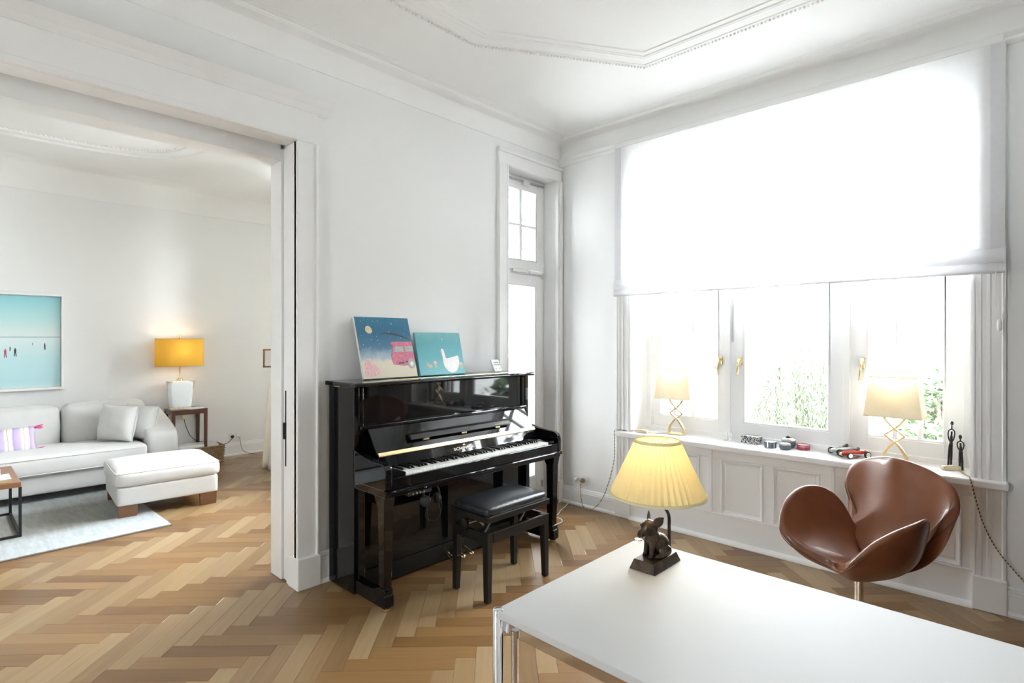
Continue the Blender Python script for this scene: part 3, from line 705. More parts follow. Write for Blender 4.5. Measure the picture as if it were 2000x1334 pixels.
# keys
wk = 1.226/52; x0 = -0.597
keyw = MB().box(-wk/2+0.0005, wk/2-0.0005, -0.598, -0.449, 0.715, 0.735); kw = keyw.obj('white_key', 'ivory', pn, False, 0.0012)
kw.location.x = x0+wk/2
for i in range(1, 52):
    c = kw.copy(); COL.objects.link(c); c.location.x = x0+wk*(i+0.5)
kb = MB().taperbox((-0.0058, 0.0058, -0.545, -0.449), (-0.0046, 0.0046, -0.538, -0.449), 0.7355, 0.748).obj('black_key', 'blacksatin', pn, False, 0.001)
first = True
for i in range(52):
    if 'ABCDEFG'[i % 7] in 'ACDFG' and i < 51:
        c = kb if first else kb.copy()
        if not first: COL.objects.link(c)
        c.location.x = x0+wk*(i+1); first = False
bx('key_bed', -HW+0.002, HW-0.002, -0.618, -0.29, 0.622, 0.662, 'black', pn, 0.004)
bx('key_slip', -HW+0.046, HW-0.036, -0.620, -0.600, 0.662, 0.722, 'black', pn, 0.003)
bx('key_slip_moulding', -HW-0.004, HW+0.004, -0.632, -0.60, 0.640, 0.662, 'black', pn, 0.005)
bx('lower_panel', -HW+0.035, HW-0.035, -0.288, -0.262, 0.125, 0.625, 'black', pn, 0.002)
bx('bottom_rail', -HW+0.035, HW-0.035, -0.294, -0.255, 0.018, 0.121, 'blacksatin', pn, 0.002)
for x in (-0.075, 0.0, 0.075):
    mb = MB(); mb.tube([(x, -0.285, 0.068), (x, -0.33, 0.070), (x, -0.355, 0.056), (x, -0.385, 0.046), (x, -0.41, 0.046)], [0.012, 0.010, 0.011, 0.015, 0.013], 12)
    mb.obj('pedal', 'brass', pn, True)
    bx('pedal_plate', x-0.020, x+0.020, -0.297, -0.293, 0.045, 0.10, 'blacksatin', pn, 0.002)
# headphone socket box hanging under the key bed
bx('control_box', -0.58, -0.42, -0.60, -0.50, 0.597, 0.622, 'blackmat', pn, 0.003)
for x in (-0.555, -0.53, -0.505, -0.48): mb = MB(); mb.tube([(x, -0.60, 0.61), (x, -0.609, 0.61)], 0.006, 8); mb.obj('control_knob', 'steel', pn, 40)
hp = thing('headphones', 'black headphones with looped cable hanging under the piano keyboard', 'headphones', (-1.935, -0.56, 0.62))
mb = MB(); mb.tube([(0.06*math.cos(t), 0.0, -0.085+0.065*math.sin(t)+0.02) for t in [PI*k/12 for k in range(13)]], 0.006, 8); mb.obj('headband', 'blackmat', hp, True)
for s in (-1, 1):
    mb = MB(); mb.lathe([(0.018, -0.012), (0.032, -0.008), (0.034, 0.006), (0.022, 0.014)], 16); o = mb.obj('ear_cup', 'blackmat', hp, 40); o.location = (s*0.045, 0, -0.085); o.rotation_euler = (0.4, s*PI/2, 0.3)
mb = MB(); mb.tube(catmull([(0.045, 0, -0.11), (0.06, -0.01, -0.17), (0.02, -0.01, -0.21), (-0.04, 0, -0.18), (-0.02, 0.0, -0.10), (0.04, 0.01, -0.06), (0.075, 0, -0.12), (0.06, 0, -0.19), (0.0, 0.01, -0.23), (-0.03, 0, -0.15), (-0.01, 0, -0.03)], 8), 0.002, 6); mb.obj('headphone_cable', 'blackmat', hp, True)

# ---- canvases and clock on the piano lid
def gradmat(name, stops, axis='Z', nscale=8.0, namp=0.15, lo=0.0, hi=1.0, rough=0.6, bump=0.2, speck=None):
    m, nt, b = newmat(name); Lk = nt.links
    tc = N(nt, 'ShaderNodeTexCoord'); sp = N(nt, 'ShaderNodeSeparateXYZ'); Lk.new(tc.outputs['Object'], sp.inputs[0])
    mr = N(nt, 'ShaderNodeMapRange'); mr.inputs['From Min'].default_value = lo; mr.inputs['From Max'].default_value = hi; Lk.new(sp.outputs[axis], mr.inputs['Value'])
    no = N(nt, 'ShaderNodeTexNoise', Scale=nscale, Detail=6.0, Roughness=0.65); Lk.new(tc.outputs['Object'], no.inputs['Vector'])
    ma = N(nt, 'ShaderNodeMath', operation='MULTIPLY_ADD'); ma.inputs[1].default_value = namp*2; Lk.new(no.outputs['Fac'], ma.inputs[0])
    sb = N(nt, 'ShaderNodeMath', operation='SUBTRACT'); sb.inputs[1].default_value = namp; Lk.new(mr.outputs[0], sb.inputs[0]); Lk.new(sb.outputs[0], ma.inputs[2])
    r = ramp(nt, stops); Lk.new(ma.outputs[0], r.inputs['Fac']); last = r.outputs['Color']
    if speck:
        vo = N(nt, 'ShaderNodeTexNoise', Scale=speck[0], Detail=2.0); Lk.new(tc.outputs['Object'], vo.inputs['Vector'])
        rr = ramp(nt, [(speck[1], (0, 0, 0)), (speck[1]+0.05, (1, 1, 1))]); Lk.new(vo.outputs['Fac'], rr.inputs['Fac'])
        mx = N(nt, 'ShaderNodeMixRGB'); mx.inputs[2].default_value = (*speck[2], 1); Lk.new(rr.outputs['Color'], mx.inputs[0]); Lk.new(last, mx.inputs[1]); last = mx.outputs[0]
    Lk.new(last, b.inputs['Base Color']); b.inputs['Roughness'].default_value = rough
    if bump:
        bp = N(nt, 'ShaderNodeBump', Strength=bump, Distance=0.003); Lk.new(no.outputs['Fac'], bp.inputs['Height']); Lk.new(bp.outputs[0], b.inputs['Normal'])
    return m
def blob(pts, k=6): return [(p.x, p.y) for p in catmull([(a, b, 0) for a, b in pts], k, True)]
def flat(name, poly, y, m, parent, th=0.0012):
    mb = MB(); mb.prism(poly, 'y', y-th, y); return mb.obj(name, m, parent)
def canvas(name, label, loc, rx, w, h, front, side):
    t = thing(name, label, 'painting', loc); t.rotation_euler = (rx, 0, 0)
    bx('canvas', -w/2, w/2, 0.0, 0.017, 0, h, front, t, 0.001)
    bx('stretcher', -w/2-0.0005, w/2+0.0005, 0.0015, 0.018, -0.0005, h+0.0005, side, t, 0)
    return t
M['sky_paint'] = gradmat('van_sky', [(0.0, (0.66, 0.60, 0.46)), (0.27, (0.70, 0.63, 0.50)), (0.33, (0.42, 0.50, 0.56)), (0.5, (0.07, 0.19, 0.31)), (0.75, (0.025, 0.14, 0.26)), (1.0, (0.03, 0.19, 0.31))], 'Z', 17, 0.16, 0, 0.40, speck=(70, 0.66, (0.45, 0.60, 0.62)))
M['goose_paint'] = gradmat('goose_bg', [(0.0, (0.20, 0.52, 0.56)), (0.4, (0.13, 0.42, 0.47)), (0.75, (0.11, 0.37, 0.43)), (1.0, (0.18, 0.44, 0.46))], 'Z', 16, 0.2, 0, 0.30, speck=(50, 0.68, (0.35, 0.62, 0.62)))
M['pinkpaint'] = mat('pink_paint', (0.60, 0.17, 0.25), 0.5, var=0.25, vscale=60, bump=0.2)
M['pinkpaint2'] = mat('pale_pink_paint', (0.74, 0.44, 0.45), 0.5, var=0.25, vscale=80)
M['greypaint'] = mat('grey_paint', (0.42, 0.42, 0.42), 0.5, var=0.2, vscale=60)
M['darkpaint'] = mat('charcoal_paint', (0.05, 0.05, 0.055), 0.5, var=0.3, vscale=60)
M['whitepaint'] = mat('white_paint', (0.82, 0.80, 0.77), 0.55, var=0.08, vscale=40, bump=0.2)
M['sunpaint'] = mat('sun_paint', (0.75, 0.66, 0.42), 0.5, var=0.25, vscale=90)
M['greenpaint'] = mat('leaf_paint', (0.35, 0.50, 0.28), 0.5, var=0.2, vscale=60)
v = canvas('van_painting', 'square canvas of a pink camper van under a dark blue sky on the piano', (-1.925, -0.145, 1.2285), -0.30, 0.405, 0.405, 'sky_paint', 'whitepaint')
flat('sun_patch', blob([(-0.135, 0.335), (-0.115, 0.345), (-0.095, 0.33), (-0.092, 0.305), (-0.115, 0.295), (-0.138, 0.31)]), -0.0002, 'sunpaint', v)
flat('sand_flush', blob([(-0.19, 0.03), (-0.17, 0.12), (-0.13, 0.10), (-0.08, 0.055), (-0.10, 0.02), (-0.16, 0.015)]), -0.0001, 'pinkpaint2', v, 0.0006)
van = flat('van_body', [(0.03, 0.085), (0.02, 0.115), (0.022, 0.155), (0.035, 0.165), (0.04, 0.195), (0.048, 0.212), (0.032, 0.218), (0.028, 0.228), (0.045, 0.238), (0.20, 0.238), (0.20, 0.085), (0.17, 0.08), (0.10, 0.075)], -0.0003, 'pinkpaint', v)
flat('van_window', [(0.048, 0.168), (0.056, 0.206), (0.125, 0.206), (0.122, 0.168)], -0.0018, 'greypaint', van)
flat('van_window', [(0.135, 0.168), (0.137, 0.206), (0.199, 0.206), (0.199, 0.168)], -0.0018, 'greypaint', van)
flat('van_grille', [(0.068, 0.088), (0.068, 0.098), (0.112, 0.100), (0.112, 0.090)], -0.0018, 'darkpaint', van)
flat('van_grille', [(0.122, 0.096), (0.122, 0.104), (0.152, 0.106), (0.152, 0.098)], -0.0018, 'darkpaint', van)
flat('van_wheel', [(0.168+0.028*math.cos(2*PI*k/18), 0.088+0.034*math.sin(2*PI*k/18)) for k in range(18)], -0.0022, 'greypaint', van)
flat('van_wheel_hub', [(0.168+0.013*math.cos(2*PI*k/14), 0.085+0.016*math.sin(2*PI*k/14)) for k in range(14)], -0.0036, 'whitepaint', van)
flat('dark_cloud', blob([(-0.03, 0.295), (0.03, 0.300), (0.09, 0.292), (0.16, 0.268), (0.19, 0.252), (0.10, 0.280), (0.03, 0.291)]), -0.0002, 'darkpaint', v, 0.0005)
g = canvas('goose_painting', 'small turquoise canvas of a white goose on the piano', (-1.485, -0.125, 1.2275), -0.24, 0.40, 0.30, 'goose_paint', 'goose_paint')
go = flat('goose', blob([(0.005, 0.175), (0.015, 0.185), (0.028, 0.175), (0.034, 0.145), (0.042, 0.115), (0.075, 0.118), (0.12, 0.125), (0.152, 0.13), (0.158, 0.10), (0.15, 0.06), (0.12, 0.02), (0.075, 0.010), (0.03, 0.035), (0.012, 0.08), (0.010, 0.13)]), -0.0003, 'whitepaint', g)
flat('goose_beak', [(0.006, 0.172), (-0.008, 0.160), (0.008, 0.164)], -0.0003, 'pinkpaint2', g)
for i, (x, z, c) in enumerate(((-0.125, 0.075, 'greenpaint'), (-0.105, 0.062, 'pinkpaint2'), (-0.06, 0.085, 'pinkpaint2'), (-0.06, 0.062, 'greenpaint'), (0.172, 0.07, 'pinkpaint2'), (0.172, 0.048, 'greenpaint'))):
    flat('flower', blob([(x-0.016, z), (x, z+0.013), (x+0.016, z), (x, z-0.015)]), -0.0002, c, g, 0.0006)
ck = thing('desk_clock', 'small white digital clock leaning on its stand at the piano lid end', 'clock', (-0.985, -0.16, 1.2260), 0.12)
o = bx('clock_face', -0.045, 0.045, -0.007, 0.007, 0, 0.098, 'white', ck, 0.004); o.rotation_euler = (-0.42, 0, 0)
for zz in (0.073, 0.054):
    for xx in (-0.012, 0.018): bx('display', xx-0.012, xx+0.012, -0.0085, -0.0072, zz-0.006, zz+0.006, 'greypaint', o, 0)
for xx in (-0.02, 0.022): mb = MB(); mb.ell((xx, -0.008, 0.025), (0.005, 0.002, 0.005), 10, 6); mb.obj('button', 'steel', o, True)
p = bx('stand_foot', -0.035, 0.035, 0.028, 0.032, 0, 0.052, 'white', ck, 0.001); p.rotation_euler = (0.35, 0, 0)

# ================================================================== PIANO BENCH
bn = thing('piano_bench', 'black adjustable piano bench with padded leather seat', 'bench', (-1.567, -0.775, 0))
hx, hy_ = 0.264, 0.150
for sx in (-1, 1):
    for sy in (-1, 1):
        xo, yo = sx*hx, sy*hy_
        t0 = (min(xo, xo-sx*0.032), max(xo, xo-sx*0.032), min(yo, yo-sy*0.032), max(yo, yo-sy*0.032)); t1 = (min(xo, xo-sx*0.044), max(xo, xo-sx*0.044), min(yo, yo-sy*0.044), max(yo, yo-sy*0.044))
        mb = MB(); mb.taperbox(t0, t1, 0.003, 0.39); mb.obj('leg', 'blacksatin', bn, False, 0.002)
        mb = MB(); mb.lathe([(0.012, 0.0), (0.012, 0.004)], 10, ((t0[0]+t0[1])/2, (t0[2]+t0[3])/2)); mb.obj('foot_glide', 'blackmat', bn)
for sy in (-1, 1): bx('apron', -hx+0.044, hx-0.044, sy*hy_-(0.020 if sy > 0 else 0), sy*hy_+(0.020 if sy < 0 else 0), 0.332, 0.389, 'blacksatin', bn, 0.002)
for sx in (-1, 1): bx('apron', sx*hx-(0.020 if sx > 0 else 0), sx*hx+(0.020 if sx < 0 else 0), -hy_+0.044, hy_-0.044, 0.332, 0.389, 'blacksatin', bn, 0.002)
bx('seat_frame', -hx-0.004, hx+0.004, -hy_-0.004, hy_+0.010, 0.448, 0.482, 'blacksatin', bn, 0.003)
softbox('seat_pad', (0.515, 0.295, 0.062), 0.026, 'blackleather', bn, (0, 0.004, 0.500), bulge=(0, 0, 0.016), n=9)
for sx in (-1, 1):   # scissor lift
    for s2_ in (-1, 1):
        mb = MB(); mb.tube([(sx*0.15-s2_*0.045, sx*0.0-0.05*s2_, 0.36), (sx*0.15+s2_*0.045, -0.05*s2_, 0.448)], 0.007, 6); mb.obj('lift_arm', 'steel', bn, 40)
mb = MB(); mb.tube([(-0.29, 0.02, 0.415), (0.20, 0.02, 0.415)], 0.006, 8); mb.obj('spindle', 'steel', bn, 40)
mb = MB(); mb.lathe([(0.010, 0), (0.034, 0.004), (0.038, 0.012), (0.036, 0.024), (0.012, 0.030)], 20); o = mb.obj('adjusting_knob', 'blacksatin', bn, 50); o.location = (-0.272, 0.02, 0.415); o.rotation_euler = (0, -PI/2, 0)

# ================================================================== DESK
dk = thing('desk', 'large white-topped desk with chrome tubular legs in the foreground', 'desk', (-2.53, -2.80, 0))
dl = 0.735
mb = MB(); out = []
for (sx, sy) in ((1, 1), (-1, 1), (-1, -1), (1, -1)):
    c = (sx*(0.372-0.012), sy*(dl-0.012)); a0 = {(1,1):0,(-1,1):PI/2,(-1,-1):PI,(1,-1):3*PI/2}[(sx, sy)]
    for k in range(5): out.append((c[0]+0.012*math.cos(a0+PI/2*k/4), c[1]+0.012*math.sin(a0+PI/2*k/4)))
mb.prism(out, 'z', 0.721, 0.740); mb.obj('desktop', 'desk', dk, False, 0.002)
for sx in (-1, 1):
    for sy in (-1, 1):
        c = (sx*0.363, sy*(dl-0.008))
        mb = MB(); mb.lathe([(0.0150, 0.012), (0.0150, 0.7405), (0.0135, 0.7425), (0.0105, 0.7425)], 24, c, True, False); mb.obj('leg', 'chrome', dk, 40)
        mb = MB(); mb.lathe([(0.0108, 0.735), (0.0108, 0.7415)], 20, c); mb.obj('leg_cap', 'steel', dk, 40)
        mb = MB(); mb.lathe([(0.016, 0.0), (0.016, 0.012)], 20, c); mb.obj('leg_foot', 'blackmat', dk, 40)
for sx in (-1, 1): bx('side_rail', sx*0.345-0.006, sx*0.345+0.006, -dl+0.012, dl-0.012, 0.678, 0.721, 'chrome', dk, 0.003)
for sy in (-1, 1): bx('end_rail', -0.345, 0.345, sy*(dl-0.03)-0.006, sy*(dl-0.03)+0.006, 0.678, 0.721, 'chrome', dk, 0.003)
mb = MB(); mb.tube([(-0.353, dl-0.06, 0.012), (-0.353, dl-0.06, 0.70)], 0.010, 14); mb.obj('brace_tube', 'chrome', dk, 40)

# ================================================================== SWAN-SHAPED ARMCHAIR
phi = 0.5187; fx, fy = -math.cos(phi), math.sin(phi)
ch = thing('swivel_armchair', 'cognac leather swivel armchair with wing arms and shield back by the window', 'chair', (-0.785, -2.490, 0), math.atan2(fy, fx)-PI/2)
half = [(0, 0.15, 0.385), (0.086, 0.205, 0.412), (0.164, 0.259, 0.457), (0.22, 0.262, 0.512), (0.26, 0.22, 0.575), (0.295, 0.146, 0.627), (0.315, 0.058, 0.659), (0.305, -0.019, 0.669), (0.270, -0.088, 0.652), (0.222, -0.138, 0.588), (0.164, -0.16, 0.483), (0.134, -0.184, 0.437), (0.149, -0.195, 0.468), (0.196, -0.202, 0.556), (0.257, -0.215, 0.64), (0.29, -0.235, 0.707), (0.264, -0.258, 0.779), (0.185, -0.27, 0.826), (0.09, -0.258, 0.856)]
rim = half+[(0, -0.24, 0.868)]+[(-x, y, z) for x, y, z in reversed(half[1:])]
rim = catmull(rim, 3, True)
nr = len(rim); ci, co = Vector((0, -0.03, 0.372)), Vector((0, -0.03, 0.300)); RI, RO = [], []
ns = 14
cen = Vector((0, 0, 0.55))
def shell_pt(r, c, s, out):
    rise = max(0, r.z-c.z)
    m = Vector((r.x*(1.06 if out else 0.97), r.y*(1.05 if out else 1.0), c.z+(0.02 if out else 0.012+0.10*rise)))
    m.y += 0.05*max(0, -r.y-0.12)
    return (1-s)**2*c+2*s*(1-s)*m+s*s*r
for i in range(1, ns+1):
    s = i/ns
    RI.append([shell_pt(Vector((r.x*0.945, r.y*0.945, r.z-0.010)), ci, s, False) for r in rim])
    RO.append([shell_pt(Vector((r.x*1.055, r.y*1.055, r.z-0.018)), co, s, True) for r in rim])
def relax(R, c, it):
    for _ in range(it):
        N_ = [[None]*nr for _ in R]
        for i in range(len(R)-1):
            for k in range(nr):
                inn = R[i-1][k] if i > 0 else c
                N_[i][k] = R[i][k]*0.4+(inn+R[i+1][k]+R[i][k-1]+R[i][(k+1) % nr])*0.15
        for i in range(len(R)-1): R[i] = N_[i]
        c = sum(R[0], Vector())/nr
    return c
ci = relax(RI, ci, 25); co = relax(RO, co, 25)
mb = MB(); mb.rings(RI+[[Vector((r.x*0.975, r.y*0.975, r.z+0.006)) for r in rim], [Vector((r.x*1.025, r.y*1.025, r.z+0.004)) for r in rim]]+RO[::-1], True, False, False)
nv = len(mb.v); mb.v += [tuple(ci), tuple(co)]; last = (2*ns+1)*nr
mb.f += [(nv, (k+1) % nr, k) for k in range(nr)]+[(nv+1, last+k, last+(k+1) % nr) for k in range(nr)]
sh = mb.obj('seat_shell', 'leather', ch, True)
sb = sh.modifiers.new('sub', 'SUBSURF'); sb.levels = 1; sb.render_levels = 2
mb = MB(); mb.tube([Vector((r.x*1.034, r.y*1.034, r.z-0.030)) for r in rim], 0.0022, 5, True); mb.obj('welt_seam', 'leatherseam', ch, True)
mb = MB(); mb.lathe([(0.020, 0.03), (0.020, 0.300), (0.020, 0.302)], 20); mb.obj('column', 'chrome', ch, 40)
mb = MB(); mb.lathe([(0.022, 0.298), (0.022, 0.318), (0.05, 0.322), (0.05, 0.330)], 20); mb.obj('swivel_mount', 'blackmat', ch, 40)
mb = MB(); mb.lathe([(0.045, 0.02), (0.045, 0.05), (0.022, 0.075)], 20); mb.obj('hub', 'chrome', ch, 40)
for k in range(4):
    a = PI/4+k*PI/2; dx, dy = math.cos(a), math.sin(a)
    mb = MB(); mb.tube([(0.03*dx, 0.03*dy, 0.045), (0.18*dx, 0.18*dy, 0.028), (0.32*dx, 0.32*dy, 0.012)], [0.016, 0.013, 0.011], 10); mb.obj('base_arm', 'chrome', ch, True)

# ================================================================== PIG LAMP ON THE DESK
pl = thing('pig_table_lamp', 'table lamp with bronze sitting pig and pleated yellow shade on the desk', 'lamp', (-2.325, -2.230, 0.7405))
mb = MB(); mb.taperbox((-0.086, 0.086, -0.046, 0.046), (-0.074, 0.074, -0.036, 0.036), 0, 0.030); mb.obj('lamp_base', 'bronze', pl, False, 0.002)
pg = MB(); Rm = lambda x, y, z: Euler((x, y, z)).to_matrix()
B0 = 0.030
# built facing -x, then turned towards the picture's left
pg.ell((0.014, 0.0, B0+0.036), (0.037, 0.029, 0.034), 20, 14, Rm(0, 0.45, 0))
pg.ell((-0.010, 0.0, B0+0.056), (0.025, 0.024, 0.036), 18, 12, Rm(0, -0.30, 0))
for s in (-1, 1):
    pg.ell((0.020, s*0.024, B0+0.019), (0.025, 0.012, 0.020), 14, 10)
    pg.ell((-0.004, s*0.030, B0+0.006), (0.020, 0.007, 0.007), 12, 8)
    pg.tube([(-0.020, s*0.013, B0+0.050), (-0.024, s*0.014, B0+0.025), (-0.027, s*0.015, B0+0.001)], [0.0125, 0.0092, 0.0078], 12)
    pg.ell((-0.030, s*0.015, B0+0.004), (0.009, 0.007, 0.005), 10, 8)
pg.ell((-0.024, 0.0, B0+0.092), (0.029, 0.026, 0.026), 18, 12, Rm(0, 0.25, 0))
pg.tube([(-0.036, 0, B0+0.088), (-0.050, 0, B0+0.080), (-0.060, 0, B0+0.076)], [0.019, 0.0135, 0.0115], 14)
pg.ell((-0.061, 0, B0+0.0755), (0.003, 0.0128, 0.012), 12, 8, Rm(0, 0.4, 0))
for s in (-1, 1):   # pointed leaf ears
    E_ = Rm(0.75 if s < 0 else -0.30, -0.10, -s*0.95); ring = []
    for t_, w_ in ((0, 0.008), (0.25, 0.0155), (0.5, 0.0165), (0.75, 0.012), (0.92, 0.005), (1.0, 0.0008)):
        ring.append([E_ @ Vector((0.0032*math.cos(2*PI*k/12)*(1.2-t_), w_*math.sin(2*PI*k/12), 0.044*t_))+Vector((-0.016, s*0.014, B0+0.100)) for k in range(12)])
    pg.rings(ring)
pig = pg.obj('pig_figure', 'bronze', pl, True)
pig.rotation_euler = (0, 0, -0.42)
rm = pig.modifiers.new('remesh', 'REMESH'); rm.mode = 'VOXEL'; rm.voxel_size = 0.0017; rm.use_smooth_shade = True
sm = pig.modifiers.new('smooth', 'SMOOTH'); sm.iterations = 4; sm.factor = 0.5
for s in (-1, 1):
    mb = MB(); mb.ell((-0.044, s*0.0180, B0+0.098), (0.003, 0.003, 0.003), 8, 6); mb.obj('pig_eye', 'black', pig, True)
mb = MB(); mb.tube(catmull([(0.058, -0.018, 0.028), (0.058, -0.018, 0.11), (0.057, -0.017, 0.150), (0.045, -0.010, 0.175), (0.030, 0.0, 0.195), (0.025, 0.004, 0.225), (0.022, 0.005, 0.30)], 6), 0.0052, 12); mb.obj('stem', 'bronze', pl, True)
SC = (0.022, 0.005)
npl = 44
def pleat(z, r, amp, n=npl*4): return [(SC[0]+(r+amp*(0.5+0.5*math.cos(2*PI*k/4)))*math.cos(2*PI*k/n), SC[1]+(r+amp*(0.5+0.5*math.cos(2*PI*k/4)))*math.sin(2*PI*k/n), z) for k in range(n)]
Rn = []
for i in range(9):
    t = i/8; Rn.append(pleat(0.222+0.178*t, 0.147*(1-t)+0.069*t, 0.010*(1-t)+0.0045*t))
mb = MB(); mb.rings(Rn, True, False, False); shd = mb.obj('pleated_shade', 'shade_yellow', pl, 25)
for zz, rr in ((0.224, 0.1535), (0.398, 0.0725)):
    mb = MB(); mb.tube([(SC[0]+rr*math.cos(2*PI*k/64), SC[1]+rr*math.sin(2*PI*k/64), zz) for k in range(64)], 0.0052, 8, True); mb.obj('shade_trim', 'shade_trim', shd, True)
mb = MB(); mb.ell((SC[0], SC[1], 0.325), (0.022, 0.022, 0.03), 14, 10); mb.obj('bulb', 'shade_white', pl, True)
mb = MB()
for k in range(3): a = 2*PI*k/3; mb.tube([(SC[0], SC[1], 0.385), (SC[0]+0.070*math.cos(a), SC[1]+0.070*math.sin(a), 0.398)], 0.0012, 6)
mb.obj('shade_spider', 'brass', shd, True)
def lamp_light(name, loc, power, col, r=0.03):
    l = bpy.data.lights.new(name, 'POINT'); l.energy = power; l.color = col; l.shadow_soft_size = r
    o = bpy.data.objects.new(name, l); COL.objects.link(o); o.location = loc; return o
lamp_light('pig_lamp_glow', (-2.325+SC[0], -2.230+SC[1], 0.7405+0.33), 0.30, (1.0, 0.80, 0.48), 0.034)

# ================================================================== BLIND
rb = thing('roman_blind', 'sheer white roman blind drawn halfway down the big window', 'blind', (-0.055, -1.80, 0))
ya, yb = -1.205, 1.207
def wavy(z0, z1, x0, x1, y0, y1, nz, ny, amp, name, m, parent, th=0.0):
    mb = MB(); R = []
    for i in range(nz+1):
        t = i/nz; z = z0+(z1-z0)*t; x = x0+(x1-x0)*t
        R.append([(x+amp*math.sin(j*0.9+i*1.7)*math.sin(j*0.31+2), y0+(y1-y0)*j/ny, z+amp*0.4*math.sin(j*0.7)) for j in range(ny+1)])
    mb.rings(R, False); return mb.obj(name, m, parent, True)
fab = wavy(1.935, 3.075, 0.0, 0.004, ya+0.058, yb-0.058, 24, 40, 0.0015, 'fabric', 'blind', rb)
for a, b in ((ya, ya+0.058), (yb-0.058, yb)): wavy(1.935, 3.085, -0.001, 0.003, a, b, 24, 3, 0.001, 'side_hem', 'blindhem', rb)
bx('head_rail', -0.004, 0.040, ya+0.005, yb-0.005, 3.045, 3.085, 'trim', rb, 0.004)
# stacked bottom folds
def fold(pts, name, m):
    mb = MB(); R = []
    P = catmull([(a, b, 0) for a, b in pts], 5)
    for j in range(41):
        y = ya-0.004+(yb-ya+0.008)*j/40; w = 0.003*math.sin(j*0.8)*math.sin(j*0.23+1)
        R.append([(p.x+w, y, p.y) for p in P])
    mb.rings(R, False); return mb.obj(name, m, rb, True)
fold([(0.002, 1.965), (-0.008, 1.945), (-0.022, 1.915), (-0.020, 1.892), (-0.006, 1.880), (0.006, 1.888)], 'bottom_fold', 'blind')
fold([(0.004, 1.930), (-0.004, 1.885), (-0.016, 1.850), (-0.014, 1.830), (0.004, 1.826), (0.012, 1.850)], 'hem_pocket', 'blindhem')
bx('bottom_bar', -0.010, 0.000, ya, yb, 1.826, 1.838, 'white', rb, 0.003)
# pull cord
mb = MB(); mb.tube(catmull([(-0.012, -1.170, 1.84), (-0.012, -1.168, 1.70), (-0.012, -1.172, 1.605), (-0.012, -1.182, 1.575), (-0.012, -1.196, 1.600), (-0.012, -1.207, 1.70), (-0.012, -1.210, 1.84)], 6), 0.0018, 6); mb.obj('pull_cord', 'white', rb, True)
mb = MB(); mb.lathe([(0.002, 0.0), (0.009, 0.008), (0.012, 0.03), (0.010, 0.055), (0.004, 0.066)], 14); o = mb.obj('cord_weight', 'white', rb, True); o.location = (-0.012, -1.184, 1.515)

# ================================================================== WINDOW SILL ORNAMENTS
SZ = 0.7142
def xlamp(label, loc, rz):
    t = thing('cross_stem_lamp', label, 'lamp', loc, rz, 'gold cross-stem lamps on the window sill')
    # local x = width direction, y = depth
    bx('lamp_base', -0.062, 0.062, -0.030, 0.030, 0, 0.014, 'gold', t, 0.003)
    for s in (-1, 1):
        P = catmull([(s*0.062, 0, 0.012), (s*0.050, 0, 0.060), (s*0.010, 0, 0.118), (-s*0.034, 0, 0.152), (-s*0.055, 0, 0.170)], 5)
        mb = MB(); mb.rings([[(p.x-0.009, -0.010+s*0.004, p.z), (p.x+0.009, -0.010+s*0.004, p.z), (p.x+0.009, 0.010+s*0.004, p.z), (p.x-0.009, 0.010+s*0.004, p.z)] for p in P]); mb.obj('curved_stem', 'gold', t, 40, 0.002)
        P = catmull([(s*0.055, 0, 0.166), (s*0.034, 0, 0.184), (-s*0.012, 0, 0.222), (-s*0.048, 0, 0.268), (-s*0.062, 0, 0.315)], 5)
        mb = MB(); mb.rings([[(p.x-0.008, -0.010-s*0.004, p.z), (p.x+0.008, -0.010-s*0.004, p.z), (p.x+0.008, 0.010-s*0.004, p.z), (p.x-0.008, 0.010-s*0.004, p.z)] for p in P]); mb.obj('curved_stem', 'gold', t, 40, 0.002)
    def fr(z, w, d): return [(-w, -d, z), (w, -d, z), (w, d, z), (-w, d, z)]
    mb = MB(); mb.rings([fr(0.285, 0.148, 0.085), fr(0.530, 0.120, 0.065)], True, False, False); sd = mb.obj('lamp_shade', 'shade_white', t)
    for z, w, d in ((0.287, 0.1485, 0.0855), (0.528, 0.1205, 0.0655)): mb = MB(); mb.tube(fr(z, w, d), 0.0025, 6, True); mb.obj('shade_piping', 'shade_trim', sd)
    mb = MB(); mb.ell((0, 0, 0.40), (0.024, 0.024, 0.034), 12, 8); mb.obj('bulb', 'shade_white', t, True)
    mb = MB(); mb.tube([(0, 0, 0.300), (0, 0, 0.37)], 0.010, 10); mb.tube([(-0.06, 0, 0.308), (0.06, 0, 0.308)], 0.005, 8); mb.obj('socket', 'gold', t, 40)
    lamp_light('sill_lamp_glow', (loc[0], loc[1], loc[2]+0.42), 0.22, (1.0, 0.80, 0.52), 0.034)
    return t
xlamp('gold cross-stem lamp with cream shade at the left end of the window sill', (0.135, -1.045, SZ), PI/2+0.04)
xlamp('gold cross-stem lamp with cream shade on the sill behind the leather chair', (0.115, -2.495, SZ), PI/2-0.03)
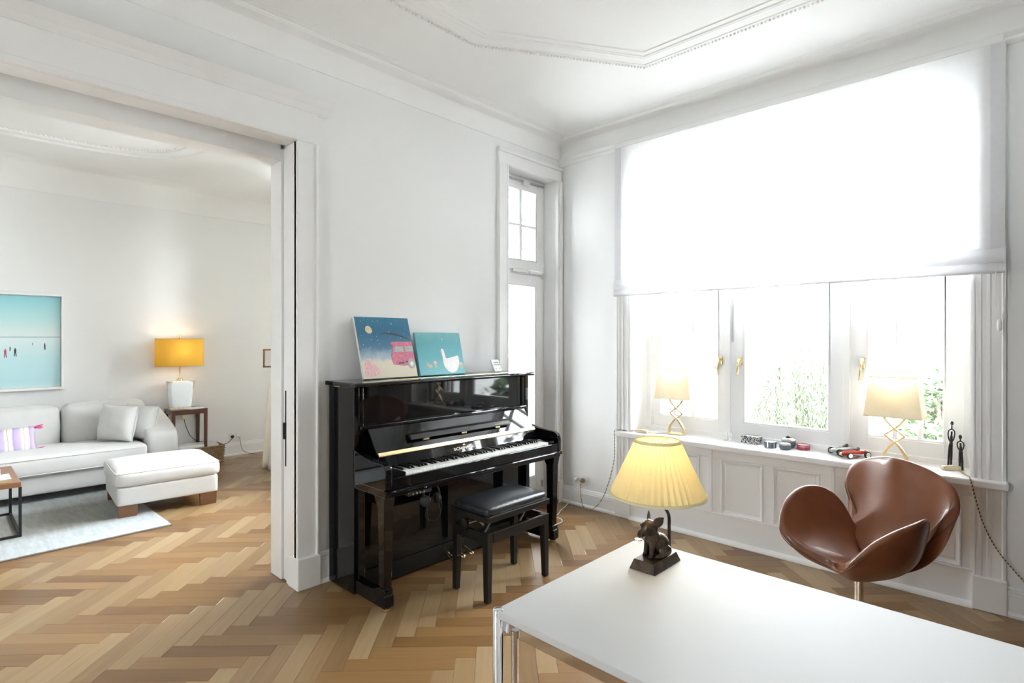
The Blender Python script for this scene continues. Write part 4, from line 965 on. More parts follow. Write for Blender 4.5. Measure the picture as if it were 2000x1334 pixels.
# inline dimmers and twisted cords
def dimmer(label, loc, rz):
    t = thing('cord_dimmer', label, 'dimmer', loc, rz, 'inline dimmers on the window sill')
    softbox('dimmer_case', (0.095, 0.034, 0.026), 0.008, 'dimmer', t, (0, 0, 0.0125), n=4)
    bx('slider', -0.02, 0.01, -0.005, 0.005, 0.024, 0.029, 'white', t, 0.001)
M['dimmer'] = mat('champagne_plastic', (0.72, 0.62, 0.42), 0.3, 0.3, 0.05)
dimmer('small gold dimmer box on the sill left of the lamps', (0.023, -0.805, SZ), PI/2+0.1)
dimmer('gold dimmer box on the sill at the dark figurines', (0.13, -2.765, SZ), PI/2+0.55)
def cordmat(name, a, b):
    m, nt, bs = newmat(name); Lk = nt.links
    tc = N(nt, 'ShaderNodeTexCoord'); wv = N(nt, 'ShaderNodeTexWave', Scale=28.0); wv.wave_type = 'BANDS'; wv.bands_direction = 'DIAGONAL'
    Lk.new(tc.outputs['Object'], wv.inputs['Vector']); r = ramp(nt, [(0.45, a), (0.55, b)]); Lk.new(wv.outputs['Color'], r.inputs['Fac']); Lk.new(r.outputs['Color'], bs.inputs['Base Color']); bs.inputs['Roughness'].default_value = 0.7
    return m
M['twist'] = cordmat('twisted_flex', (0.10, 0.07, 0.04), (0.62, 0.50, 0.30))
def cord(name, pts, r, m, label, cat='cord', k=8):
    base = Vector(pts[0]); mb = MB(); mb.tube([p-base for p in catmull(pts, k)], r, 7)
    o = mb.obj(name, m, None, True); o.location = base; return tag(o, label, cat)
cord('twisted_cord', [(0.13, -0.98, SZ+0.004), (0.06, -0.90, SZ+0.004), (0.028, -0.86, SZ+0.008)], 0.003, 'twist', 'short cord from the left sill lamp to its dimmer')
cord('twisted_cord', [(0.018, -0.755, SZ+0.010), (0.0, -0.68, SZ+0.005), (-0.03, -0.60, SZ+0.006), (-0.045, -0.582, SZ-0.006), (-0.035, -0.577, 0.62), (-0.018, -0.56, 0.45), (-0.018, -0.50, 0.24), (-0.03, -0.44, 0.10), (-0.05, -0.36, 0.012), (-0.05, -0.28, 0.010), (-0.035, -0.235, 0.08), (-0.025, -0.222, 0.16), (-0.03, -0.222, 0.212)], 0.0032, 'twist', 'twisted cord hanging from the sill to the corner socket')
cord('twisted_cord', [(0.10, -2.805, SZ+0.010), (0.02, -2.84, SZ+0.006), (-0.05, -2.86, SZ+0.008), (-0.075, -2.87, SZ-0.02), (-0.07, -2.89, 0.60), (-0.06, -2.92, 0.48), (-0.045, -2.97, 0.36), (-0.035, -3.04, 0.26), (-0.03, -3.12, 0.17), (-0.04, -3.20, 0.09), (-0.06, -3.30, 0.02), (-0.10, -3.42, 0.006)], 0.0036, 'twist', 'twisted cord falling from the sill past the right pilaster')
def wall_socket(label, loc, rz, plugs):
    t = thing('wall_socket', label, 'socket', loc, rz)
    bx('socket_frame', -0.078, 0.078, -0.010, 0.0, -0.040, 0.040, 'white', t, 0.003)
    for i, (x, pm) in enumerate(plugs):
        mb = MB(); mb.lathe([(0.026, 0), (0.026, 0.002), (0.022, 0.002), (0.021, -0.004)], 20); o = mb.obj('socket_insert', 'white', t, 40); o.location = (x, -0.010, 0); o.rotation_euler = (PI/2, 0, 0)
        if pm:
            mb = MB(); mb.lathe([(0.019, 0), (0.020, 0.012), (0.016, 0.024), (0.008, 0.030), (0.007, 0.040)], 16); o = mb.obj('plug', pm, t, 40); o.location = (x, -0.010, 0); o.rotation_euler = (PI/2, 0, 0.0)
M['goldplug'] = mat('gold_brown_plug', (0.30, 0.21, 0.09), 0.35, 0.2)
wall_socket('white double wall socket with gold plug in the corner below the window', (0.019, -0.195, 0.228), -PI/2, ((-0.036, 'white'), (0.030, 'goldplug')))
cord('white_cable', [(-0.03, -0.158, 0.225), (-0.035, -0.150, 0.16), (-0.06, -0.135, 0.06), (-0.12, -0.13, 0.010), (-0.22, -0.16, 0.006), (-0.34, -0.22, 0.006), (-0.44, -0.24, 0.02), (-0.46, -0.28, 0.028), (-0.43, -0.33, 0.012), (-0.50, -0.37, 0.006), (-0.70, -0.33, 0.006), (-0.80, -0.20, 0.006)], 0.004, 'white', 'white cable curling on the parquet towards the piano')
# abstract white ornament (plain stand-in)
t = thing('white_ornament', 'small white abstract ornament left of the patterned box on the sill', 'ornament', (0.16, -1.452, SZ), PI/2)
for x, z, w_, h_ in ((-0.017, 0.0, 0.026, 0.030), (0.016, 0.0, 0.028, 0.030)): softbox('lower_block', (w_, 0.022, h_), 0.006, 'white', t, (x, 0, z+h_/2), n=3)
for x, w_, rt_ in ((-0.017, 0.020, 0.0), (0.018, 0.026, 0.35)): o = softbox('upper_block', (w_, 0.020, 0.030), 0.006, 'white', t, (x, 0, 0.046), (0, rt_, 0), n=3)
# patterned box
M['paisley'] = None
def patmat(name, a, b, scale, lo):
    m, nt, bs = newmat(name); Lk = nt.links
    tc = N(nt, 'ShaderNodeTexCoord'); no = N(nt, 'ShaderNodeTexNoise', Scale=scale*0.6); Lk.new(tc.outputs['Object'], no.inputs['Vector'])
    vm = N(nt, 'ShaderNodeMixRGB'); vm.inputs[0].default_value = 0.03; Lk.new(tc.outputs['Object'], vm.inputs[1]); Lk.new(no.outputs['Color'], vm.inputs[2])
    wv = N(nt, 'ShaderNodeTexVoronoi', Scale=scale); wv.feature = 'DISTANCE_TO_EDGE'; Lk.new(vm.outputs[0], wv.inputs['Vector'])
    r = ramp(nt, [(lo, a), (lo+0.03, b)]); Lk.new(wv.outputs['Distance'], r.inputs['Fac']); Lk.new(r.outputs['Color'], bs.inputs['Base Color']); bs.inputs['Roughness'].default_value = 0.4
    return m
M['paisley'] = patmat('black_white_scroll', (0.75, 0.75, 0.73), (0.03, 0.03, 0.03), 62, 0.05)
t = thing('patterned_box', 'oblong black and white scroll-patterned box on the sill', 'box', (0.185, -1.612, SZ), PI/2-0.15)
bx('box_body', -0.062, 0.062, -0.035, 0.035, 0, 0.036, 'paisley', t, 0.002); bx('box_lid', -0.064, 0.064, -0.037, 0.037, 0.037, 0.052, 'paisley', t, 0.003)
M['slate'] = mat('slate_blue', (0.09, 0.11, 0.13), 0.35, 0, 0.15, 40)
t = thing('ribbon_box', 'tiny slate box with white ribbon cross on the sill', 'box', (0.10, -1.772, SZ), PI/2-0.3)
bx('box_body', -0.028, 0.028, -0.028, 0.028, 0, 0.028, 'slate', t, 0.002); bx('box_lid', -0.030, 0.030, -0.030, 0.030, 0.028, 0.042, 'slate', t, 0.002)
for a in (0, PI/2): o = bx('ribbon', -0.0305, 0.0305, -0.004, 0.004, 0.0, 0.0432, 'white', t, 0); o.rotation_euler = (0, 0, a+0.0)
t = thing('lidded_pot', 'dark grey lidded pot with pointed knob on the sill', 'pot', (0.185, -1.865, SZ))
mb = MB(); mb.lathe([(0.032, 0), (0.041, 0.012), (0.046, 0.030), (0.045, 0.046)], 28); mb.obj('pot_body', 'slate', t, 40)
mb = MB(); mb.lathe([(0.047, 0.046), (0.047, 0.056), (0.038, 0.064), (0.024, 0.068)], 28); lidp = mb.obj('pot_lid', 'greypaint', t, 40)
mb = MB(); mb.lathe([(0.022, 0.067), (0.018, 0.074), (0.006, 0.084), (0.002, 0.087)], 20); mb.obj('knob', 'blackmat', lidp, 50)
t = thing('round_tin', 'small round slate tin in front of the lidded pot on the sill', 'tin', (0.105, -1.868, SZ))
mb = MB(); mb.lathe([(0.028, 0), (0.034, 0.006), (0.036, 0.022), (0.034, 0.030)], 26); mb.obj('tin_body', 'slate', t, 40)
mb = MB(); mb.lathe([(0.0355, 0.030), (0.0355, 0.036), (0.030, 0.043), (0.015, 0.045)], 26); mb.obj('tin_lid', 'greypaint', t, 40)
M['redbox'] = mat('raspberry_lacquer', (0.42, 0.055, 0.09), 0.35, 0, 0.15, 40)
t = thing('round_box', 'flat round raspberry red box on the sill', 'box', (0.19, -1.960, SZ))
mb = MB(); mb.lathe([(0.040, 0), (0.041, 0.004), (0.041, 0.022)], 30); mb.obj('box_body', 'redbox', t, 40)
mb = MB(); mb.lathe([(0.0415, 0.026), (0.0415, 0.034), (0.036, 0.037)], 30); mb.obj('box_lid', 'redbox', t, 40)
mb = MB(); mb.lathe([(0.0412, 0.022), (0.0412, 0.026)], 30); mb.obj('silver_band', 'steel', t, 40)
# model racing cars
M['racered'] = mat('racing_red', (0.55, 0.025, 0.02), 0.2, 0, 0.05, coat=0.5)
M['racesilver'] = mat('racing_silver', (0.62, 0.64, 0.66), 0.25, 0.6, 0.03)
M['tyre'] = mat('tyre_rubber', (0.02, 0.02, 0.02), 0.7)
def racer(label, loc, rz, body, nose):
    t = thing('model_racing_car', label, 'model car', loc, rz, 'model racing cars on the sill')
    secs = [(-0.074, 0.006, 0.020, 0.026), (-0.066, 0.013, 0.014, 0.031), (-0.045, 0.017, 0.010, 0.036), (-0.015, 0.019, 0.009, 0.040), (0.012, 0.021, 0.009, 0.041), (0.030, 0.020, 0.009, 0.043), (0.052, 0.015, 0.012, 0.041), (0.070, 0.009, 0.017, 0.034), (0.080, 0.003, 0.023, 0.027)]
    mb = MB(); mb.rings([[(x, w_*math.cos(2*PI*k/14), (z0_+z1_)/2+(z1_-z0_)/2*math.sin(2*PI*k/14)) for k in range(14)] for x, w_, z0_, z1_ in secs]); bo = mb.obj('car_body', body, t, True)
    mb = MB(); mb.lathe([(0.0075, 0), (0.0085, 0.005), (0.0085, 0.008)], 14); o = mb.obj('nose_ring', nose, bo, True); o.location = (-0.070, 0, 0.0225); o.rotation_euler = (0, -PI/2, 0)
    mb = MB(); mb.ell((0.018, 0, 0.0405), (0.016, 0.012, 0.005), 14, 8); mb.obj('cockpit', 'blackmat', bo, True)
    mb = MB(); mb.rings([[(0.002+0.006*math.sin(t_), 0.012*math.cos(t_)*1.0, 0.041+h_) for t_ in [PI*k/8 for k in range(9)]] for h_ in (0.0, 0.010)], False); o = mb.obj('windscreen', 'pane', bo, True)
    mb = MB(); mb.ell((0.026, 0, 0.046), (0.008, 0.008, 0.008), 12, 8); mb.obj('headrest', 'slate', bo, True)
    for x, w_, r_ in ((-0.045, 0.030, 0.0165), (0.052, 0.031, 0.0175)):
        mb = MB(); mb.tube([(x, -w_, r_), (x, w_, r_)], 0.0016, 6); mb.obj('axle', 'steel', t, True)
        for s in (-1, 1):
            mb = MB(); mb.lathe([(r_*0.72, -0.0055), (r_, -0.0035), (r_, 0.0035), (r_*0.72, 0.0055)], 22); wh = mb.obj('wheel', 'tyre', t, 30); wh.location = (x, s*w_, r_); wh.rotation_euler = (PI/2, 0, 0)
            mb = MB(); mb.lathe([(r_*0.70, -0.0058), (r_*0.62, -0.003), (r_*0.62, 0.003), (r_*0.70, 0.0058)], 18); hb = mb.obj('wheel_rim', 'chrome', wh, 30)
    mb = MB(); mb.tube([(-0.03, -0.021, 0.020), (0.03, -0.024, 0.018), (0.075, -0.022, 0.020)], 0.0022, 6); mb.obj('exhaust', 'steel', t, True)
    t.scale = (1.25, 1.25, 1.25)
    return t
racer('silver vintage model racing car behind the red one on the sill', (0.20, -2.195, SZ), -0.62, 'racesilver', 'steel')
racer('red vintage model racing car on the sill', (0.125, -2.275, SZ), -0.68, 'racered', 'brass')
# slim dark figures
M['ebony'] = mat('ebony', (0.018, 0.012, 0.011), 0.4, 0, 0.2, 40)
def figure(label, loc, h, lean, hol):
    t = thing('slim_figurine', label, 'figurine', loc, PI/2, 'dark slim figurines on the sill')
    k = h/0.30; mb = MB()
    for s in (-1, 1): mb.tube(catmull([(s*0.006, 0, 0), (s*0.0055+lean*0.25, 0, 0.09*k), (s*0.003+lean*0.5, 0, 0.16*k)], 5), [0.0052]*4+[0.0058]*4+[0.0065]*3, 8)
    mb.tube(catmull([(lean*0.5, 0, 0.155*k), (lean*0.62, 0, 0.19*k), (lean*0.8, 0, 0.235*k)], 5), [0.0085]*3+[0.0075]*4+[0.005]*4, 8)
    for s in (-1, 1): mb.tube(catmull([(lean*0.82, 0, 0.252*k), (lean*0.78+s*0.014, 0, 0.235*k), (lean*0.66+s*0.013, 0, 0.195*k), (lean*0.55+s*0.003, 0, 0.165*k)], 5), 0.0034, 7)
    mb.tube([(lean*0.82, 0, 0.245*k), (lean*0.9, 0, 0.278*k)], [0.0045, 0.003], 8)
    mb.ell((lean*0.95, 0, 0.288*k), (0.0085, 0.0085, 0.0125), 12, 8)
    mb.obj('figure_body', 'ebony', t, True)
    mb = MB(); mb.lathe([(0.012, 0), (0.012, 0.003)], 14); mb.obj('foot_disc', 'ebony', t, 40)
figure('taller dark slim figurine on the sill, nearer the window frame', (0.195, -2.752, SZ), 0.275, -0.012, 1)
figure('shorter dark slim figurine on the sill beside the dimmer', (0.165, -2.808, SZ), 0.20, 0.004, 1)
# bookcase along the near wall, seen in the piano lacquer
bc = thing('bookcase', 'dark bookcase on the near wall, mirrored in the piano lacquer', 'bookcase', (-1.15, YN+0.025, 0))
M['espresso'] = mat('espresso_wood', (0.025, 0.018, 0.014), 0.4)
bx('back_board', -0.85, 0.85, 0.0, 0.012, 0, 2.3, 'espresso', bc, 0)
for x in (-0.85, -0.29, 0.27, 0.83): bx('upright', x, x+0.02, 0.012, 0.28, 0, 2.3, 'espresso', bc, 0.002)
for zz in (0.05, 0.42, 0.79, 1.16, 1.53, 1.90, 2.28): bx('shelf', -0.85, 0.85, 0.012, 0.28, zz, zz+0.02, 'espresso', bc, 0.002)
# ================================================================== ADJOINING ROOM
def rugmat():
    m, nt, b = newmat('silk_rug'); Lk = nt.links
    tc = N(nt, 'ShaderNodeTexCoord'); sp = N(nt, 'ShaderNodeSeparateXYZ'); Lk.new(tc.outputs['Object'], sp.inputs[0])
    def band(out, lo, hi, soft):
        a = N(nt, 'ShaderNodeMapRange'); a.inputs['From Min'].default_value = lo-soft; a.inputs['From Max'].default_value = lo+soft; Lk.new(out, a.inputs['Value'])
        c = N(nt, 'ShaderNodeMapRange'); c.inputs['From Min'].default_value = hi+soft; c.inputs['From Max'].default_value = hi-soft; Lk.new(out, c.inputs['Value'])
        p = N(nt, 'ShaderNodeMath', operation='MULTIPLY'); Lk.new(a.outputs[0], p.inputs[0]); Lk.new(c.outputs[0], p.inputs[1]); return p.outputs[0]
    fx_ = band(sp.outputs['X'], -0.95, 0.95, 0.10); fy_ = band(sp.outputs['Y'], -0.55, 0.20, 0.07)
    p = N(nt, 'ShaderNodeMath', operation='MULTIPLY'); Lk.new(fx_, p.inputs[0]); Lk.new(fy_, p.inputs[1])
    mp = N(nt, 'ShaderNodeMapping'); mp.inputs['Scale'].default_value = (26, 5, 1); Lk.new(tc.outputs['Object'], mp.inputs['Vector'])
    no = N(nt, 'ShaderNodeTexNoise', Scale=1.0, Detail=8.0, Roughness=0.75); Lk.new(mp.outputs[0], no.inputs['Vector'])
    r1 = ramp(nt, [(0.3, (0.27, 0.305, 0.315)), (0.7, (0.50, 0.54, 0.55))]); r2_ = ramp(nt, [(0.3, (0.14, 0.14, 0.118)), (0.7, (0.28, 0.28, 0.24))])
    Lk.new(no.outputs['Fac'], r1.inputs['Fac']); Lk.new(no.outputs['Fac'], r2_.inputs['Fac'])
    mx = N(nt, 'ShaderNodeMixRGB'); Lk.new(p.outputs[0], mx.inputs[0]); Lk.new(r1.outputs['Color'], mx.inputs[1]); Lk.new(r2_.outputs['Color'], mx.inputs[2])
    Lk.new(mx.outputs[0], b.inputs['Base Color']); b.inputs['Roughness'].default_value = 0.85; b.inputs['Sheen Weight'].default_value = 0.3
    bp = N(nt, 'ShaderNodeBump', Strength=0.3, Distance=0.004); Lk.new(no.outputs['Fac'], bp.inputs['Height']); Lk.new(bp.outputs[0], b.inputs['Normal'])
    return m
M['rug'] = rugmat(); M['rugedge'] = mat('rug_binding', (0.20, 0.15, 0.11), 0.9)
rg = thing('area_rug', 'pale blue-grey silky rug with darker centre under the sofa and ottoman', 'rug', (-3.80, 2.80, 0), 0.012)
o = bx('rug_pile', -1.14, 1.14, -0.985, 0.98, 0.004, 0.014, 'rug', rg, 0.003)
bx('rug_backing', -1.142, 1.142, -0.988, 0.983, 0.0003, 0.005, 'rugedge', rg, 0)

sf = thing('sofa', 'long white linen sofa with loose back cushions in the adjoining room', 'sofa', (-3.62, 3.75, 0))
def sx_(v): return v+3.62
def sy_(v): return v-3.75
softbox('sofa_base', (2.76, 0.86, 0.18), 0.025, 'linen', sf, (sx_(-3.60), sy_(3.74), 0.175), n=10)
softbox('seat_cushion', (2.46, 0.72, 0.19), 0.045, 'linen', sf, (sx_(-3.70), sy_(3.625), 0.345), bulge=(0, 0.012, 0.028), wrinkle=0.002, n=12, seed=2)
softbox('back_cushion', (1.90, 0.26, 0.44), 0.09, 'linen', sf, (sx_(-4.02), sy_(3.98), 0.60), (-0.10, 0, 0), (0, 0.04, 0.012), 0.004, n=12, seed=3)
softbox('back_cushion', (0.72, 0.26, 0.44), 0.09, 'linen', sf, (sx_(-2.705), sy_(3.98), 0.605), (-0.10, 0, 0), (0, 0.05, 0.012), 0.004, n=12, seed=4)
for zz, yy in ((0.408, 3.2665), (0.272, 3.270)):
    mb = MB(); mb.tube([(sx_(-4.90+2.41*k/24), sy_(yy-0.010*math.sin(PI*k/24)), zz+0.004*math.sin(PI*k/24)) for k in range(25)], 0.0045, 6); mb.obj('seat_piping', 'linen', sf, True)
# sloping upholstered arm
def arm_block(xc):
    pr = [(3.33, 0.10), (3.31, 0.30), (3.315, 0.44), (3.345, 0.515), (3.42, 0.555), (3.60, 0.615), (3.85, 0.68), (4.05, 0.72), (4.14, 0.70), (4.17, 0.60), (4.17, 0.10)]
    P = catmull([(a, b, 0) for a, b in pr], 4, True); c = Vector((sum(p.x for p in P)/len(P), sum(p.y for p in P)/len(P), 0)); R = []
    for t in (-1, -0.97, -0.85, -0.6, 0, 0.6, 0.85, 0.97, 1):
        k = 0.0 if abs(t) < 0.7 else (0.018 if abs(t) < 0.9 else (0.05 if abs(t) < 0.98 else 0.09))
        R.append([(sx_(xc+t*0.135), sy_(p.x+(c.x-p.x)*k*1.2), p.y+(c.y-p.y)*k) for p in P])
    mb = MB(); mb.rings(R); return mb.obj('arm', 'linen', sf, True)
arm_block(-2.325); arm_block(-4.90)
bx('back_panel', sx_(-4.95), sx_(-2.28), sy_(4.08), sy_(4.19), 0.10, 0.66, 'linen', sf, 0.03, 3)
for x in (-4.8, -3.62, -2.38):
    for y in (3.46, 4.05): bx('foot', sx_(x)-0.05, sx_(x)+0.05, sy_(y)-0.05, sy_(y)+0.05, 0.0145, 0.10, 'walnut', sf, 0.003)
bx('sofa_shade_board', sx_(-4.9), sx_(-2.3), sy_(3.72), sy_(3.74), 0.02, 0.10, 'blackmat', sf, 0)  # black board added in the gap, standing in for shade beneath the sofa
def pillow(name, label, size, loc, rot, m, group=None, seed=1):
    t = thing(name, label, 'cushion', loc, 0, group); t.rotation_euler = rot
    bm_ = MB(); n = 18; R = []
    for side in (1, -1):
        pass
    def P(u, v, s):
        ed = (1-abs(u)**2.6)*(1-abs(v)**2.6); h = size[2]/2*max(0, ed)**0.5
        pin = 1-0.055*(1-abs(v)**2)*abs(u)**3; pin2 = 1-0.055*(1-abs(u)**2)*abs(v)**3
        wr = 0.004*math.sin(u*6+v*5+seed)*math.sin(v*4-u*3+seed*2)*ed
        return (u*size[0]/2*pin, s*(h+wr), v*size[1]/2*pin2)
    for s in (1, -1):
        vs = [P(-1+2*i/n, -1+2*j/n, s) for i in range(n+1) for j in range(n+1)]
        fs = [(i*(n+1)+j, (i+1)*(n+1)+j, (i+1)*(n+1)+j+1, i*(n+1)+j+1) for i in range(n) for j in range(n)]
        bm_.add(vs, fs)
    o = bm_.obj('cushion_cover', m, t, True, 0, 1)
    mb = MB(); ed = [P(-1+2*i/n, -1, 1) for i in range(n)]+[P(1, -1+2*i/n, 1) for i in range(n)]+[P(1-2*i/n, 1, 1) for i in range(n)]+[P(-1, 1-2*i/n, 1) for i in range(n)]
    mb.tube(ed, 0.0025, 6, True); mb.obj('piping', m, t, True)
    return t
pillow('scatter_cushion', 'white linen scatter cushion leaning left of its twin on the sofa', (0.37, 0.37, 0.21), (-2.665, 3.57, 0.63), (-0.18, 0.06, -0.85), 'linen', 'white scatter cushions on the sofa', 1)
pillow('scatter_cushion', 'white linen scatter cushion squeezed against the sofa arm', (0.36, 0.36, 0.21), (-2.47, 3.60, 0.615), (-0.18, 0.08, -0.90), 'linen', 'white scatter cushions on the sofa', 3)
def stripemat():
    m, nt, b = newmat('watercolour_stripe'); Lk = nt.links
    tc = N(nt, 'ShaderNodeTexCoord'); sp = N(nt, 'ShaderNodeSeparateXYZ'); Lk.new(tc.outputs['Object'], sp.inputs[0])
    no = N(nt, 'ShaderNodeTexNoise', Scale=9.0, Detail=4.0); Lk.new(tc.outputs['Object'], no.inputs['Vector'])
    ad = N(nt, 'ShaderNodeMath', operation='MULTIPLY_ADD'); ad.inputs[1].default_value = 0.03; Lk.new(no.outputs['Fac'], ad.inputs[0]); Lk.new(sp.outputs['X'], ad.inputs[2])
    sc = N(nt, 'ShaderNodeMath', operation='MULTIPLY'); sc.inputs[1].default_value = 1/0.112; Lk.new(ad.outputs[0], sc.inputs[0])
    fr = N(nt, 'ShaderNodeMath', operation='FRACT'); Lk.new(sc.outputs[0], fr.inputs[0])
    wv, pu = (0.82, 0.80, 0.76), (0.52, 0.42, 0.66)
    r = ramp(nt, [(0.0, wv), (0.04, (0.35, 0.33, 0.30)), (0.07, wv), (0.32, wv), (0.38, (0.42, 0.32, 0.58)), (0.5, pu), (0.80, (0.60, 0.52, 0.70)), (0.90, wv)]); Lk.new(fr.outputs[0], r.inputs['Fac'])
    Lk.new(r.outputs['Color'], b.inputs['Base Color']); b.inputs['Roughness'].default_value = 0.9; return m
M['stripe'] = stripemat(); M['magenta'] = mat('magenta_tassel', (0.62, 0.06, 0.25), 0.7, 0, 0.3, 60)
cu = pillow('striped_cushion', 'purple and white striped oblong cushion with pink tassels on the sofa', (0.62, 0.235, 0.12), (-3.585, 3.62, 0.545), (-0.32, -0.02, 0.0), 'stripe', None, 5)
for zz in (0.105, -0.105):
    mb = MB()
    for k in range(9):
        a = -0.9+0.2*k; mb.tube([(0.285, -0.004, zz*0.95), (0.300+0.010*math.cos(a), -0.01, zz+0.012*math.sin(a)), (0.335+0.01*(k % 3), -0.012, zz+0.026*math.sin(a))], [0.004, 0.004, 0.003], 5)
    mb.obj('tassel', 'magenta', cu, True)

ot = thing('ottoman', 'square white linen ottoman on walnut block feet', 'ottoman', (-2.52, 2.61, 0), -0.075)
softbox('ottoman_base', (0.75, 0.74, 0.155), 0.018, 'linen', ot, (0, 0, 0.182), n=8)
softbox('ottoman_cushion', (0.79, 0.77, 0.135), 0.05, 'linen', ot, (0, 0, 0.322), bulge=(0.006, 0.006, 0.035), wrinkle=0.0025, n=10, seed=9)
mb = MB(); hx2, hy2, rc = 0.385, 0.375, 0.05
pp = [(sx*(hx2-rc)+rc*math.cos(a0+PI/2*k/4), sy*(hy2-rc)+rc*math.sin(a0+PI/2*k/4), 0.372) for sx, sy, a0 in ((1, 1, 0), (-1, 1, PI/2), (-1, -1, PI), (1, -1, 3*PI/2)) for k in range(5)]
mb.tube(pp, 0.004, 6, True); mb.obj('piping', 'linen', ot, True)
for sx in (-1, 1):
    for sy in (-1, 1):
        mb = MB(); w0, w1 = 0.12, 0.12
        x0_, x1_ = (sx*0.365, sx*0.365-sx*0.135); y0_, y1_ = (sy*0.36, sy*0.36-sy*0.045)
        zf = 0.0145 if sx < 0 else 0.001
        mb.taperbox((min(x0_, x1_)+0.004, max(x0_, x1_)-0.004, min(y0_, y1_)+0.003, max(y0_, y1_)-0.003), (min(x0_, x1_), max(x0_, x1_), min(y0_, y1_), max(y0_, y1_)), zf, 0.108); mb.obj('foot', 'walnut', ot, False, 0.002)

# coffee table with books
ct = thing('coffee_table', 'walnut coffee table with slim black metal frame at the left edge', 'coffee table', (-3.95, 2.68, 0.0145), 0.0)
M['blackmetal'] = mat('black_metal', (0.02, 0.022, 0.023), 0.45, 0.3)
bx('tabletop', -0.45, 0.45, -0.38, 0.38, 0.368, 0.405, 'walnut', ct, 0.002)
for sx in (-1, 1):
    for sy in (-1, 1): bx('leg', sx*0.445-0.009, sx*0.445+0.009, sy*0.37-0.009, sy*0.37+0.009, 0.0, 0.368, 'blackmetal', ct, 0.001)
    bx('foot_rail', sx*0.445-0.009, sx*0.445+0.009, -0.361, 0.361, 0.0, 0.018, 'blackmetal', ct, 0.001)
for sy in (-1, 1): bx('foot_rail', -0.436, 0.436, sy*0.37-0.009, sy*0.37+0.009, 0.0, 0.018, 'blackmetal', ct, 0.001)
M['paper'] = mat('page_edges', (0.75, 0.74, 0.70), 0.8, 0, 0.06, 200); M['coverwhite'] = mat('white_cover', (0.82, 0.82, 0.81), 0.35, 0, 0.02); M['covergold'] = mat('ochre_cover', (0.55, 0.47, 0.30), 0.5, 0, 0.2, 30); M['coverdark'] = mat('photo_cover', (0.30, 0.31, 0.33), 0.4, 0, 0.5, 22)
def book(label, loc, rz, w_, d_, h_, cover, spine='coverwhite'):
    t = thing('book', label, 'book', loc, rz, 'books on the coffee table')
    bx('pages', -w_/2+0.004, w_/2-0.004, -d_/2+0.004, d_/2-0.003, 0.003, h_-0.003, 'paper', t, 0)
    bx('cover', -w_/2, w_/2, -d_/2, d_/2, h_-0.003, h_, cover, t, 0.0008); bx('cover', -w_/2, w_/2, -d_/2, d_/2, 0, 0.003, spine, t, 0.0008); bx('spine', -w_/2, w_/2, -d_/2, -d_/2+0.003, 0.001, h_-0.001, spine, t, 0.0005)
    return t
book('ochre and white book at the bottom of the coffee table stack', (-3.70, 2.44, 0.420), 0.0, 0.30, 0.22, 0.028, 'coverwhite', 'covergold')
book('white picture book on top of the coffee table stack', (-3.76, 2.50, 0.449), -0.06, 0.32, 0.25, 0.030, 'coverwhite')
t = bx('photo_print', -0.12, 0.08, -0.06, 0.06, 0.0301, 0.0306, 'coverdark', bpy.data.objects['book.001'], 0)

# side table, lamp, magazine
st = thing('side_table', 'tall dark mahogany side table between the sofa arm and wall', 'side table', (-1.90, 4.10, 0))
bx('tabletop', -0.185, 0.185, -0.155, 0.155, 0.640, 0.662, 'darkwood', st, 0.003)
for sx in (-1, 1):
    for sy in (-1, 1): mb = MB(); mb.taperbox((sx*0.166-0.014, sx*0.166+0.014, sy*0.136-0.014, sy*0.136+0.014), (sx*0.168-0.017, sx*0.168+0.017, sy*0.138-0.017, sy*0.138+0.017), 0, 0.640); mb.obj('leg', 'darkwood', st, False, 0.002)
for sy in (-1, 1): bx('apron', -0.155, 0.155, sy*0.138-0.010, sy*0.138+0.010, 0.605, 0.640, 'darkwood', st, 0.001)
for sx in (-1, 1): bx('apron', sx*0.168-0.010, sx*0.168+0.010, -0.125, 0.125, 0.605, 0.640, 'darkwood', st, 0.001)
yl = thing('ceramic_table_lamp', 'table lamp with mustard drum shade and square white ceramic body on the side table', 'lamp', (-1.965, 4.10, 0.662))
M['ceramic'] = mat('pale_celadon_glaze', (0.74, 0.78, 0.79), 0.15, 0, 0.03, 4, coat=0.5); M['antique'] = mat('antique_gilt', (0.60, 0.52, 0.36), 0.5, 0.2, 0.2, 60)
bx('wooden_foot', -0.115, 0.105, -0.055, 0.055, 0, 0.022, 'antique', yl, 0.003)
R = []
for z, hw_ in ((0.022, 0.108), (0.06, 0.118), (0.20, 0.130), (0.28, 0.132), (0.315, 0.122), (0.330, 0.095)):
    c = 0.03; d_ = hw_*0.50
    R.append([(x, y, z) for x, y in ((-hw_+c, -d_), (hw_-c, -d_), (hw_, -d_+c), (hw_, d_-c), (hw_-c, d_), (-hw_+c, d_), (-hw_, d_-c), (-hw_, -d_+c))])
mb = MB(); mb.rings(R); mb.obj('ceramic_body', 'ceramic', yl, 40, 0.006)
for sx in (-1, 1):
    mb = MB(); mb.tube(catmull([(sx*0.128, -0.03, 0.21), (sx*0.140, -0.035, 0.28), (sx*0.142, -0.035, 0.325), (sx*0.120, -0.038, 0.318), (sx*0.085, -0.050, 0.322)], 5), [0.007]*21, 8); mb.obj('gilt_corner', 'antique', yl, True)
mb = MB(); mb.lathe([(0.035, 0.328), (0.030, 0.350), (0.012, 0.358), (0.007, 0.365), (0.005, 0.80)], 16); mb.obj('stem', 'brass', yl, 40)
